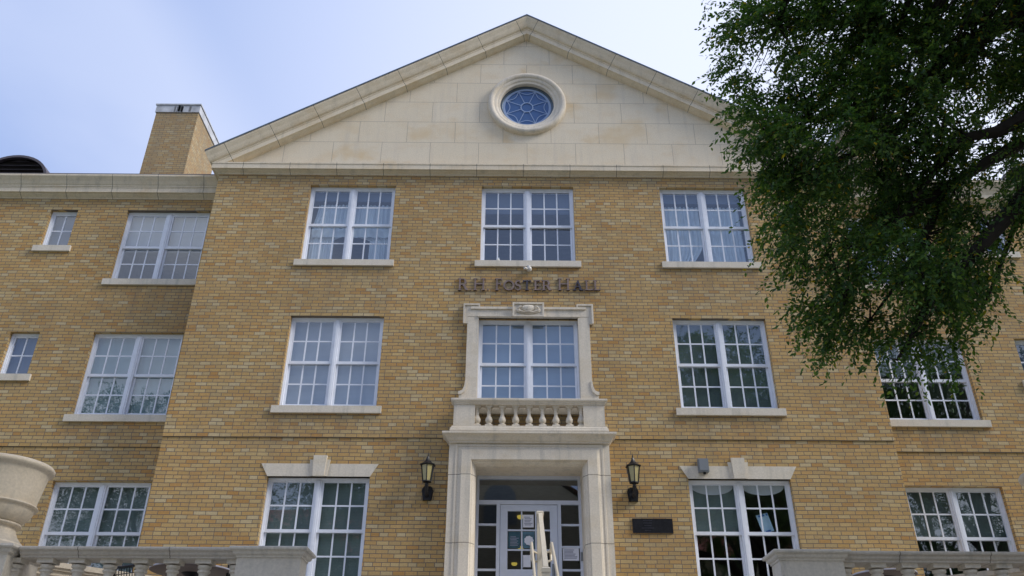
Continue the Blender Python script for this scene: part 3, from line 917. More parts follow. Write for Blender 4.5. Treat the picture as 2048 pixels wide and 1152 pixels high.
b.quad((-.37, y0 + .025, 2.86), (.37, y0 + .025, 2.86), (.37, y0 + .025, 3.85), (-.37, y0 + .025, 3.85))
b.quad((-.37, y0 + .025, FLOOR + .26), (.37, y0 + .025, FLOOR + .26), (.37, y0 + .025, 2.70), (-.37, y0 + .025, 2.70)); build('pane', b, M['glass_dark'], dr)
b = MB(); b.tube([(.42, y0 - .04, 2.55), (.42, y0 - .05, 2.72), (.42, y0 - .04, 2.90)], .014, 8); b.box(.395, .445, y0 - .012, y0, 2.6, 2.95)
build('handle', b, M['box'], dr)
b = MB(); b.box(.886, .92, d0 - .03, d0, 3.0, 3.14); build('card_reader', b, M['box'], ef)

# ------------------------------------------------------------------ papers on the door
def notice(name, x0, x1, z0, z1, y, m, label, draw=None):
    th = thing(name, ((x0 + x1) / 2, y, z0), label, 'notice')
    b = MB(); b.box(x0, x1, y - .004, y, z0, z1); build('sheet', b, m, th)
    if draw:
        b = MB(); draw(b, y - .0055); build('print', b, draw.m, th)
    return th
def lines(x0, x1, z0, z1, n, seed, m):
    rs = random.Random(seed)
    def f(b, y):
        for i in range(n):
            z = z1 - (z1 - z0) * (i + .5) / n
            b.box(x0 + .01 * rs.random(), x1 - (x1 - x0) * .35 * rs.random(), y, y + .001, z - .006, z + .006)
    f.m = m
    return f
yn = y0 + .02
notice('notice', -.10, .085, 3.57, 3.79, yn, M['paper'], 'white printed sheet taped in the top middle pane of the door', lines(-.08, .065, 3.60, 3.76, 6, 1, M['ink']))
notice('poster', -.355, -.15, 3.215, 3.495, yn, M['teal'], 'dark teal poster in the left pane of the door', lines(-.33, -.17, 3.25, 3.42, 7, 2, M['ink']))
notice('poster', -.105, .10, 3.215, 3.495, yn, M['blueprint'], 'blue green poster with a round white badge in the middle pane of the door')
notice('notice', -.10, .03, 2.90, 3.10, yn, M['paper'], 'plain white sheet in the lower middle pane of the door')
notice('notice', .16, .25, 2.98, 3.15, yn, M['paper'], 'small white sheet behind the right handrail, lower right pane of the door')
notice('notice', .58, .86, 3.01, 3.225, d0 + .035, M['paper'], 'white printed sheet taped to the right sidelight beside the door', lines(.60, .84, 3.04, 3.20, 7, 5, M['ink']))
def disc(name, cx, cz, r, y, label, cat, sc_=False):
    b = MB(); n = 36
    pl_ = [(cx + r * (1 + (.06 * math.cos(9 * 2 * math.pi * i / n) if sc_ else 0)) * math.cos(2 * math.pi * i / n), cz + r * (1 + (.06 * math.cos(9 * 2 * math.pi * i / n) if sc_ else 0)) * math.sin(2 * math.pi * i / n)) for i in range(n)]
    b.prism(pl_, y - .004, y)
    return tag(build(name, b, M['paper']), label, cat)
disc('badge', 0.0, 3.345, .078, yn - .006, 'scalloped white badge over the blue green poster on the door', 'badge', True)
disc('sticker', .215, 3.255, .062, yn, 'round white sticker in the right pane of the door behind the handrail', 'sticker')
# lit lamps inside the lobby
for x, yl_, lab in ((-.19, 8.2, 'lit yellow ceiling lamp seen low through the door glass'), (-.05, 6.3, 'lit yellow ceiling lamp seen in the middle of the door glass'), (-.095, 3.4, 'lit yellow ceiling lamp seen high through the door glass')):
    b = MB(); b.lathe([(.001, 4.45), (.04, 4.454), (.065, 4.468), (.075, 4.49), (.075, 4.519), (.001, 4.519)], x, yl_, 18)
    tag(build('ceiling_lamp', b, M['lit']), lab, 'lamp', 'ceiling lamps in the lobby')

# paper in the right ground-floor window
th = thing('notice', (4.05, .19, 3.42), 'tilted pale blue card with blue corners behind the right ground floor window', 'notice')
b = MB(); c_ = Vector((4.055, 0, 3.60)); ca, sa = math.cos(R(14)), math.sin(R(14))
def rot(px_, pz_): return (c_.x + px_ * ca + pz_ * -sa * -1 * -1, c_.z + px_ * sa * 1 + pz_ * ca)
b.prism([rot(-.105, -.16), rot(.105, -.16), rot(.105, .16), rot(-.105, .16)], .185, .189); build('card', b, M['pale_blue'], th)
b = MB()
b.prism([rot(-.07, .115), rot(.035, .115), rot(.035, .15), rot(-.07, .15)], .182, .1845); b.prism([rot(.065, .115), rot(.095, .115), rot(.095, .15), rot(.065, .15)], .182, .1845); b.prism([rot(-.04, -.155), rot(.05, -.155), rot(.05, -.125), rot(-.04, -.125)], .182, .1845)
build('print', b, M['blue'], th)

# ------------------------------------------------------------------ curtains in the two outer top windows
def curtain(cx, hw, zt, zb, y, path, label, amp=.018, val=False):
    """path(f)->(left,right) half curtain outline at height fraction f (0 top)"""
    b = MB(); nx, nz = 60, 26; vs = []; fs = []
    for j in range(nz + 1):
        f = j / nz; l, r = path(f)
        for i in range(nx + 1):
            u = i / nx
            x = l + (r - l) * u
            a = amp * (1 + .3 * math.sin(7 * u + cx))
            vs.append((x, y + a * math.sin(u * 2 * math.pi * 9 + 1.5 * math.sin(3 * u + f)) + .008 * math.sin(23 * u), zt + (zb - zt) * f))
    for j in range(nz):
        for i in range(nx):
            q = j * (nx + 1) + i
            fs.append((q, q + 1, q + nx + 2, q + nx + 1))
    b.add(vs, fs, 0, True)
    return tag(build('curtain', b, M['curtain'], None, 80), label, 'curtain', 'curtains in the top floor windows')
def sm(a, b_, f): f = min(max(f, 0), 1); return a + (b_ - a) * (3 * f * f - 2 * f ** 3)
zt, zb, yc_ = 10.26, 8.72, YU + .32
xl, xm, xr_ = -SX - .84, -SX, -SX + .84
curtain(-SX, .4, zt, zb, yc_, lambda f: (sm(xl + .10, xl, f * 2), sm(xm - .04, xm - .33, (f - .48) / .10)), 'white curtain on the left side of the top left window, drawn back')
curtain(-SX, .4, zt, zb, yc_ + .01, lambda f: (sm(xm + .04, xm + .40, (f - .48) / .10), sm(xr_ - .02, xr_, f)), 'white curtain on the right side of the top left window')
curtain(-SX, .4, 9.62, 9.42, yc_ - .05, lambda f: (xl + .04, xr_ - .03), 'gathered white cafe valance across the top left window', .012)
xl, xm, xr_ = SX - .82, SX, SX + .82
curtain(SX, .4, zt, zb, yc_, lambda f: (xl + .02, sm(xm - .05, xm - .30, (f - .62) / .38)), 'white curtain on the left side of the top right window, swept aside at the bottom')
curtain(SX, .4, zt, zb, yc_ + .01, lambda f: (sm(xm + .04, xm + .14, (f - .65) / .35), xr_ - .02), 'white curtain on the right side of the top right window')
# small things on the sill of the middle top window
b = MB(); b.lathe([(.001, 8.74), (.05, 8.74), (.055, 8.80), (.04, 8.86), (.03, 8.88), (.03, 8.90), (.001, 8.90)], -.60, .18, 16)
tag(build('jar', b, M['offwhite']), 'white jar on the sill inside the middle top window', 'jar')

# ------------------------------------------------------------------ raised lettering R.H. FOSTER HALL
sign = thing('name_sign', (0, YU, 8.02), 'weathered bronze raised letters reading R.H. FOSTER HALL on the brick', 'sign')
K = .00979 / 6.4
def LX(zx): return -1.375 + (zx / 6.4 - 16) * .00979
Z0, ZB, ZS = 8.025, 8.290, 8.245
cnt = [0]
def lp(b, poly):
    cnt[0] = (cnt[0] + 1) % 12
    b.prism(poly, YU - .032 - .0006 * cnt[0], YU - .006)
def rect(b, x0, x1, z0, z1): lp(b, [(x0, z0), (x1, z0), (x1, z1), (x0, z1)])
def stroke(b, pts, wd):
    pts = [Vector((x, z)) for x, z in pts]; Lf = []; Rt = []
    for i, p in enumerate(pts):
        d = (pts[min(i + 1, len(pts) - 1)] - pts[max(i - 1, 0)]).normalized(); n_ = Vector((-d.y, d.x))
        wi = wd[i] if hasattr(wd, '__len__') else wd
        Lf.append(p + n_ * wi / 2); Rt.append(p - n_ * wi / 2)
    y0_ = YU - .033; y1_ = YU - .006; n = len(pts)
    vs = [(q.x, y0_, q.y) for q in Lf] + [(q.x, y0_, q.y) for q in Rt] + [(q.x, y1_, q.y) for q in Lf] + [(q.x, y1_, q.y) for q in Rt]
    fs = []
    for i in range(n - 1):
        fs += [(i, n + i, n + i + 1, i + 1), (i, i + 1, 2 * n + i + 1, 2 * n + i), (n + i, 3 * n + i, 3 * n + i + 1, n + i + 1)]
    fs += [(0, 2 * n, 3 * n, n), (n - 1, 2 * n - 1, 4 * n - 1, 3 * n - 1)]
    b.add(vs, fs)
SW, HW, SF = .034, .015, .014   # stem, hairline, serif height
def stem(b, xc, z0, z1, w=SW, se=.022):
    rect(b, xc - w / 2, xc + w / 2, z0, z1)
    rect(b, xc - w / 2 - se, xc + w / 2 + se, z0, z0 + SF); rect(b, xc - w / 2 - se, xc + w / 2 + se, z1 - SF, z1)
def arc(cx, cz, rx, rz, a0, a1, n=18): return [(cx + rx * math.cos(R(a0 + (a1 - a0) * i / n)), cz + rz * math.sin(R(a0 + (a1 - a0) * i / n))) for i in range(n + 1)]
def glyph(ch, x0, x1, z0, z1):
    b = MB(); h = z1 - z0; w_ = x1 - x0
    if ch == '.':
        n = 14; lp(b, [(x0 + w_ / 2 + .017 * math.cos(2 * math.pi * i / n), z0 + .017 + .017 * math.sin(2 * math.pi * i / n)) for i in range(n)])
    elif ch == 'H':
        stem(b, x0 + .042, z0, z1); stem(b, x1 - .042, z0, z1); rect(b, x0 + .05, x1 - .05, z0 + h * .50, z0 + h * .50 + .022)
    elif ch == 'F':
        stem(b, x0 + .042, z0, z1); rect(b, x0 + .04, x1 - .004, z1 - .020, z1); lp(b, [(x1 - .02, z1), (x1, z1), (x1, z1 - .06), (x1 - .010, z1 - .06)])
        rect(b, x0 + .05, x1 - .03, z0 + h * .5, z0 + h * .5 + .02); rect(b, x1 - .042, x1 - .028, z0 + h * .5 - .025, z0 + h * .5 + .045)
    elif ch == 'E':
        stem(b, x0 + .04, z0, z1); rect(b, x0 + .04, x1 - .01, z1 - .018, z1); lp(b, [(x1 - .025, z1), (x1 - .008, z1), (x1 - .008, z1 - .05), (x1 - .016, z1 - .05)])
        rect(b, x0 + .04, x1, z0, z0 + .018); lp(b, [(x1 - .02, z0), (x1, z0), (x1 + .008, z0 + .055), (x1 - .003, z0 + .055)])
        rect(b, x0 + .05, x1 - .03, z0 + h * .5 - .008, z0 + h * .5 + .010); rect(b, x1 - .040, x1 - .028, z0 + h * .5 - .028, z0 + h * .5 + .030)
    elif ch == 'L':
        stem(b, x0 + .04, z0, z1); rect(b, x0 + .04, x1, z0, z0 + .02); lp(b, [(x1 - .022, z0), (x1, z0), (x1 + .01, z0 + .06), (x1 - .002, z0 + .06)])
    elif ch == 'T':
        stem(b, (x0 + x1) / 2, z0, z1); rect(b, x0, x1, z1 - .02, z1)
        lp(b, [(x0, z1), (x0 + .02, z1), (x0 + .010, z1 - .055), (x0 - .004, z1 - .055)]); lp(b, [(x1 - .02, z1), (x1, z1), (x1 + .004, z1 - .055), (x1 - .010, z1 - .055)])
    elif ch == 'A':
        xc = (x0 + x1) / 2
        lp(b, [(xc - .012, z1), (xc + .014, z1), (x1 - .020, z0), (x1 - .068, z0)]); lp(b, [(xc - .012, z1), (xc + .008, z1 - .01), (x0 + .042, z0), (x0 + .024, z0)])
        rect(b, x0 + w_ * .28, x1 - w_ * .28, z0 + h * .32, z0 + h * .32 + .018); rect(b, x0, x0 + .068, z0, z0 + SF); rect(b, x1 - .085, x1, z0, z0 + SF)
    elif ch == 'O':
        cx_, cz_ = (x0 + x1) / 2, (z0 + z1) / 2; n = 40
        pts = arc(cx_, cz_, w_ / 2 - .016, h / 2 - .010, 0, 360, n); stroke(b, pts, [.020 + .016 * abs(math.cos(2 * math.pi * i / n)) for i in range(n + 1)])
    elif ch == 'S':
        cx_ = (x0 + x1) / 2; rz = h / 4
        pts = arc(cx_, z1 - rz - .004, w_ / 2 - .018, rz - .006, 35, 270, 16)[:-1] + arc(cx_, z0 + rz + .004, w_ / 2 - .016, rz - .004, 90, -145, 16)
        n = len(pts); stroke(b, pts, [.018 + .022 * math.sin(math.pi * i / (n - 1)) for i in range(n)])
        rect(b, x1 - .030, x1 - .016, z1 - .065, z1 - .01); rect(b, x0 + .004, x0 + .018, z0 + .01, z0 + .065)
    elif ch == 'R':
        stem(b, x0 + .045, z0, z1); rr = h * .26
        xe_ = x0 + .05 + w_ * .30
        stroke(b, [(x0 + .05, z1 - .012), (xe_, z1 - .012)] + arc(xe_, z1 - .012 - rr + .006, w_ * .19, rr - .006, 90, -90, 14) + [(x0 + .05, z1 - 2 * rr)], [.018, .018] + [.018 + .022 * math.sin(math.pi * i / 14) for i in range(15)] + [.018])
        lp(b, [(x0 + w_ * .42, z1 - 2 * rr + .01), (x0 + w_ * .64, z1 - 2 * rr + .01), (x1 - .002, z0 + .012), (x1 + .004, z0), (x1 - .055, z0)])
    return b
for ch, a_, c_, big in (('R', 97, 236, 1), ('.', 254, 274, 1), ('H', 297, 457, 1), ('.', 477, 498, 1), ('F', 575, 672, 1), ('O', 685, 825, 0), ('S', 834, 912, 0), ('T', 932, 1042, 0), ('E', 1070, 1160, 0), ('R', 1172, 1300, 0),
                        ('H', 1378, 1540, 1), ('A', 1572, 1706, 0), ('L', 1724, 1826, 0), ('L', 1836, 1922, 0)):
    z_ = .018 * (a_ - 97) / 1825 - .004
    o = build('letter', glyph(ch, LX(a_), LX(c_), Z0 + z_, (ZB if big else ZS) + z_), M['bronze_dark'] if ch in 'TA' else M['bronze'], sign)

# ------------------------------------------------------------------ wall lamps
def wall_lamp(x, label):
    th = thing('wall_lamp', (x, 0, 3.89), label, 'lamp', 'lanterns beside the entrance')
    yl = -.25
    b = MB()
    for s_ in (0,):
        b.prism([(x - .075, 3.90), (x + .075, 3.90), (x + .098, 4.07), (x + .075, 4.13), (x - .075, 4.13), (x - .098, 4.07)], -.035, .0)
        b.prism([(x - .055, 3.895), (x + .055, 3.895), (x + .085, 4.06), (x + .06, 4.13), (x - .06, 4.13), (x - .085, 4.06)], -.085, -.034)
        b.tube([(x, -.06, 3.99), (x, -.14, 3.97), (x, -.215, 4.02), (x, yl, 4.115)], [.032, .03, .028, .035], 10)
        b.tube([(x, -.05, 4.09), (x, -.12, 4.10), (x, -.17, 4.06)], [.02, .02, .012], 8)
    build('bracket', b, M['iron'], th)
    b = MB()
    n = 6; zb_, zt_ = 4.165, 4.445; rb, rt = .078, .118
    def hexp(r, z): return [(x + r * math.cos(math.pi / 3 * i + math.pi / 2), yl + r * math.sin(math.pi / 3 * i + math.pi / 2), z) for i in range(n)]
    for i in range(n):
        p0 = hexp(rb, zb_)[i]; p1 = hexp(rt, zt_)[i]
        b.tube([p0, p1], .0095, 6)
    def hlathe(prof):
        vs = []; k = len(prof)
        for r, z in prof: vs += hexp(max(r, .0005), z)
        fs = [(q * n + i, q * n + (i + 1) % n, (q + 1) * n + (i + 1) % n, (q + 1) * n + i) for q in range(k - 1) for i in range(n)]
        b.add(vs, fs)
    hlathe([(.001, 4.10), (.028, 4.105), (.03, 4.135), (.06, 4.15), (.085, 4.155), (.085, 4.172), (.001, 4.172)])
    hlathe([(.001, 4.438), (.128, 4.438), (.142, 4.444), (.145, 4.452), (.132, 4.462), (.105, 4.474), (.075, 4.497), (.052, 4.525), (.035, 4.556), (.026, 4.58), (.022, 4.60), (.001, 4.604)])
    b.lathe([(.001, 4.598), (.014, 4.604), (.009, 4.62), (.013, 4.632), (.008, 4.645), (.004, 4.665), (.001, 4.70)], x, yl, 10)
    cg = build('lantern_cage', b, M['iron'], th)
    b = MB(); vs = hexp(rb - .006, zb_) + hexp(rt - .006, zt_)
    b.add(vs, [(i, (i + 1) % n, n + (i + 1) % n, n + i) for i in range(n)])
    build('lantern_glass', b, M['lamp_glass'], cg)
wall_lamp(-1.752, 'black iron wall lantern with amber glass left of the entrance')
wall_lamp(1.786, 'black iron wall lantern with amber glass right of the entrance, above the plaque')

# plaque
pq = thing('plaque', (2.085, 0, 3.375), 'dark bronze plaque on the brick under the right lantern', 'plaque')
b = MB(); b.box(1.745, 2.425, -.025, 0, 3.375, 3.615); build('plate', b, M['plaque'], pq)
b = MB(); rs = random.Random(9)
for i in range(5):
    z = 3.585 - i * .042; hw_ = .05 + .06 * rs.random(); b.box(2.0 - hw_, 2.0 + hw_, -.028, -.0252, z - .012, z + .006)
b.box(1.747, 2.423, -.0275, -.0252, 3.606, 3.612); b.box(1.747, 2.423, -.0275, -.0252, 3.378, 3.384)
build('raised_text', b, M['plaque_letter'], pq)
# grey box over the right lintel
fb = thing('floodlight', (3.035, 0, 4.40), 'grey boxy floodlight fixed over the right ground floor lintel', 'floodlight')
b = MB(); b.box(2.95, 3.125, -.115, -.015, 4.41, 4.645); b.box(2.965, 3.11, -.125, -.114, 4.43, 4.63); build('housing', b, M['box'], fb)
b = MB(); b.lathe([(.001, 4.375), (.022, 4.378), (.026, 4.40), (.026, 4.412), (.001, 4.412)], 3.05, -.065, 14); build('sensor', b, M['iron'], fb)
# camera
sv = thing('security_camera', (0.0, -.07, 8.50), 'small off white security camera under the middle top sill', 'camera')
b = MB(); b.lathe([(.001, 8.535), (.035, 8.535), (.038, 8.56), (.001, 8.562)], .01, -.075, 16)
b.tube([(.01, -.075, 8.54), (.01, -.08, 8.50)], .018, 10); build('mount', b, M['offwhite'], sv)
b = MB(); b.lathe([(.001, 8.435), (.032, 8.44), (.052, 8.465), (.056, 8.49), (.045, 8.52), (.02, 8.535), (.001, 8.536)], .02, -.09, 18); b.tube([(.0, -.10, 8.475), (-.055, -.15, 8.47), (-.075, -.165, 8.468)], [.022, .024, .028], 12); build('body', b, M['offwhite'], sv)

# ------------------------------------------------------------------ balustrades
ZT = 1.556
YBL = -7.2
def balustrade(name, x_in, x_out, sgn, label, bal_x):
    """x_in: inner pier edge, running outwards in direction sgn"""
    th = thing(name, ((x_in + x_out) / 2, YBL + .15, TER), label, 'balustrade', 'stone balustrades along the terrace')
    yf, yb_ = YBL, YBL + .30
    cop = [(0, ZT - 0.0850), (.008, ZT - 0.0850), (.01, ZT - 0.0684), (.022, ZT - 0.0648), (.03, ZT - 0.0562), (.032, ZT - 0.0432), (.036, ZT - 0.0360), (.05, ZT - 0.0331), (.058, ZT - 0.0259), (.06, ZT - 0.0144), (.054, ZT - 0.0043), (.042, ZT), (0, ZT)]
    # pier
    pi, po_ = x_in, x_in + sgn * .53
    xa, xb = sorted((pi, po_))
    b = MB(); b.box(xa, xb, yf + .03, yb_ - .03, TER, ZT - 0.0720)
    pr = build('pier', b, M['baluster'], th)
    b = MB()
    def full_sweep(b, prof, xa, xb, ya, yb__):
        rows = [[(xa - o, ya - o, z), (xb + o, ya - o, z), (xb + o, yb__ + o, z), (xa - o, yb__ + o, z)] for o, z in prof]
        vs = [p for r in rows for p in r]; fs = []
        for i in range(len(rows) - 1):
            for j in range(4): fs.append((i * 4 + j, i * 4 + (j + 1) % 4, (i + 1) * 4 + (j + 1) % 4, (i + 1) * 4 + j))
        fs.append((3, 2, 1, 0)); e = (len(rows) - 1) * 4; fs.append((e, e + 1, e + 2, e + 3))
        b.add(vs, fs)
    full_sweep(b, cop, xa - .0, xb + .0, yf + .028, yb_ - .03)
    build('pier_cap', b, M['baluster'], pr)
    # coping along the run
    xs = sorted((po_ + sgn * .002, x_out)); b = MB()
    b.plan_sweep([(o - .008, z - .003) for o, z in cop], xs[0], xs[1], yf + .06, yb_ - .02, ends=(False, False))
    rows = [(o - .008, z - .003) for o, z in cop]
    for i in range(len(rows) - 1):
        (o0, z0_), (o1, z1_) = rows[i], rows[i + 1]
        b.quad((xs[1], yb_ - .02 + o0, z0_), (xs[0], yb_ - .02 + o0, z0_), (xs[0], yb_ - .02 + o1, z1_), (xs[1], yb_ - .02 + o1, z1_))
    build('coping', b, M['coping_joint'], th)
    b = MB(); b.box(xs[0], xs[1], yf + .03, yb_ + .01, TER, TER + .12); build('plinth', b, M['baluster'], th)
    first = None
    yc = yf + .15
    for x in bal_x:
        if first is None:
            b = MB(); b.lathe(baluster_prof(.066, TER + .16, ZT - 0.0850 - .05 - TER - .16), x, yc, 22)
            b.box(x - .066, x + .066, yc - .066, yc + .066, TER + .12, TER + .162); b.box(x - .066, x + .066, yc - .066, yc + .066, ZT - 0.1238, ZT - 0.0864)
            first = build('baluster', b, M['baluster'], th); fx = x
        else:
            c = first.copy(); C.objects.link(c); c.parent = th; c.location = (x - fx, 0, 0)
    return th
M['coping_joint'] = stone_joint_mat('coping stone', .76, .30, w=.008, light=(.60, .54, .455), warm=(.54, .48, .39), grey=(.34, .315, .275))
balustrade('balustrade', -2.08, -4.42, -1, 'stone balustrade left of the steps with an urn at its far end', [-2.64 - .2635 * k for k in range(8)])
balustrade('balustrade', 1.895, 8.9, 1, 'stone balustrade right of the steps, below the overhanging tree', [2.47 + .2635 * k for k in range(24)])
# end pier of the left balustrade with its urn, and the matching one far right
def end_pier(x0, x1, label):
    th = thing('pier', ((x0 + x1) / 2, YBL + .15, TER), label, 'pier', 'urn piers')
    b = MB(); b.box(x0 + .05, x1 - .05, YBL - .02, YBL + .5, TER - .01, ZT - 0.0720); build('shaft', b, M['baluster'], th)
    b = MB()
    cop = [(0, ZT - 0.0850), (.01, ZT - 0.0684), (.022, ZT - 0.0648), (.03, ZT - 0.0504), (.034, ZT - 0.0360), (.05, ZT - 0.0317), (.058, ZT - 0.0216), (.055, ZT - 0.0058), (.042, ZT + .001), (0, ZT + .001)]
    rows = [[(x0 + .05 - o, YBL - .02 - o, z), (x1 - .05 + o, YBL - .02 - o, z), (x1 - .05 + o, YBL + .5 + o, z), (x0 + .05 - o, YBL + .5 + o, z)] for o, z in cop]
    vs = [p for r in rows for p in r]; fs = []
    for i in range(len(rows) - 1):
        for j in range(4): fs.append((i * 4 + j, i * 4 + (j + 1) % 4, (i + 1) * 4 + (j + 1) % 4, (i + 1) * 4 + j))
    fs.append((3, 2, 1, 0)); e = (len(rows) - 1) * 4; fs.append((e, e + 1, e + 2, e + 3)); b.add(vs, fs)
    build('cap', b, M['baluster'], th)
end_pier(-5.2, -4.435, 'stone pier at the left picture edge carrying the urn')
end_pier(4.30, 4.99, 'stone pier at the right picture edge carrying the right urn')
def urn(x, y, label):
    b = MB()
    P = [(.001, 1.566), (.375, 1.566), (.387, 1.575), (.36, 1.585), (.335, 1.605), (.31, 1.615), (.305, 1.63), (.275, 1.66), (.245, 1.70), (.226, 1.74), (.22, 1.765), (.225, 1.78), (.25, 1.787), (.256, 1.80), (.25, 1.812), (.23, 1.818),
         (.255, 1.835), (.29, 1.875), (.312, 1.92), (.322, 1.955), (.34, 1.962), (.346, 1.974), (.34, 1.986), (.320, 1.99), (.326, 2.05), (.345, 2.19), (.360, 2.285), (.368, 2.30), (.388, 2.312), (.40, 2.33), (.40, 2.348), (.388, 2.366), (.37, 2.373), (.35, 2.366), (.33, 2.25), (.001, 2.2)]
    P = [(r, 1.556 + (z - 1.566) * .925) for r, z in P]
    b.lathe(P, x, y, 64)
    tag(build('urn', b, M['urn'], None, 50), label, 'urn', 'stone urns on the piers')
urn(-4.86, YBL + .22, 'large pale stone urn on the left pier')
urn(4.67, YBL + .22, 'stone urn on the right pier, only its rim in view')
# diagonal rear balustrades
def rear_balustrade(p0, p1, z, label):
    th = thing('balustrade', ((p0[0] + p1[0]) / 2, (p0[1] + p1[1]) / 2, TER), label, 'balustrade', 'rear balustrades')
    d = Vector((p1[0] - p0[0], p1[1] - p0[1], 0)); Ln = d.length; d.normalize(); n_ = Vector((d.y, -d.x, 0))
    def bx(b, a, c, o0, o1, z0_, z1_):
        P = Vector((p0[0], p0[1], 0))
        q = [P + d * a + n_ * o0, P + d * c + n_ * o0, P + d * c + n_ * o1, P + d * a + n_ * o1]
        vs = [(v_.x, v_.y, z0_) for v_ in q] + [(v_.x, v_.y, z1_) for v_ in q]
        b.add(vs, [(3, 2, 1, 0), (4, 5, 6, 7), (0, 1, 5, 4), (1, 2, 6, 5), (2, 3, 7, 6), (3, 0, 4, 7)])
    b = MB()
    bx(b, 0, Ln, -.17, .17, z - .05, z); bx(b, .001, Ln - .001, -.15, .15, z - .075, z - .0502); bx(b, .002, Ln - .002, -.125, .125, z - .12, z - .0752)
    build('coping', b, M['urn'], th)
    b = MB(); bx(b, 0, Ln, -.16, .16, TER, TER + .12); build('plinth', b, M['urn'], th)
    k = int(Ln / .30)
    for i in range(k):
        c_ = Vector((p0[0], p0[1], 0)) + d * (.15 + .30 * i)
        b = MB(); b.lathe(baluster_prof(.07, TER + .12, z - .12 - TER - .12), c_.x, c_.y, 14); build('baluster', b, M['urn'], th)
rear_balustrade((-5.4, -6.15), (-3.55, -4.3), 1.70, 'pale stone balustrade running diagonally behind the left urn')
rear_balustrade((5.2, -6.15), (3.75, -4.7), 1.70, 'pale stone balustrade running diagonally behind the right balustrade')

# ------------------------------------------------------------------ handrail
hr = thing('handrail', (.10, -2.2, TER + 1.05), 'cream painted steel stair railing in front of the door', 'railing')
def sq_post(b, x, y, z0, z1, h):
    b.box(x - h, x + h, y - h, y + h, z0, z1)
    b.add([(x + sx * (h + .008), y + sy * (h + .008), z1 - .03) for sx, sy in ((-1, -1), (1, -1), (1, 1), (-1, 1))] + [(x + sx * (h + .008), y + sy * (h + .008), z1 + .012) for sx, sy in ((-1, -1), (1, -1), (1, 1), (-1, 1))]
          + [(x + sx * h * .8, y + sy * h * .8, z1 + .028) for sx, sy in ((-1, -1), (1, -1), (1, 1), (-1, 1))],
          [(3, 2, 1, 0), (0, 1, 5, 4), (1, 2, 6, 5), (2, 3, 7, 6), (3, 0, 4, 7), (4, 5, 9, 8), (5, 6, 10, 9), (6, 7, 11, 10), (7, 4, 8, 11), (8, 9, 10, 11)])
b = MB(); sq_post(b, .097, -2.2, TER + 1.0, 3.13, .045); build('post', b, M['cream'], hr)
b = MB(); sq_post(b, .070, -4.5, TER, 1.90, .043); build('post', b, M['cream'], hr)
b = MB()
p0 = Vector((.102, -2.24, 3.085)); p1 = Vector((.070, -4.48, 1.90)); hx, hz = .029, .045
vs = []
for p in (p0, p1):
    vs += [(p.x - hx, p.y, p.z - hz), (p.x + hx, p.y, p.z - hz), (p.x + hx, p.y, p.z + hz), (p.x - hx, p.y, p.z + hz)]
b.add(vs, [(0, 1, 5, 4), (1, 2, 6, 5), (2, 3, 7, 6), (3, 0, 4, 7), (0, 3, 2, 1), (4, 5, 6, 7)])
build('sloping_rail', b, M['cream'], hr)
for s, xo in ((-1, -.034), (1, .245)):
    b = MB()
    xt = xo - s * .0
    b.tube([(xo, -2.28, 2.66), (xo, -2.45, 2.655), (xo + s * .005, -4.6, 1.50), (xo + s * .005, -4.75, 1.46)], .0195, 12)
    b.tube([(xo, -2.27, 2.64), (xo, -2.18, 2.56), (xo, -2.22, 2.47), (xo - s * .05, -2.22, 2.45), (.097 + s * .04, -2.2, 2.46)], .0165, 10)
    b.tube([(xo, -2.40, 2.63), (xo - s * .02, -2.36, 2.565), (.097 + s * .04, -2.2, 2.565)], .014, 10)
    b.tube([(xo + s * .004, -4.4, 1.60), (xo, -4.42, 1.52), (.070 + s * .04, -4.5, 1.50)], .014, 10)
    build('grab_rail', b, M['cream'], hr)

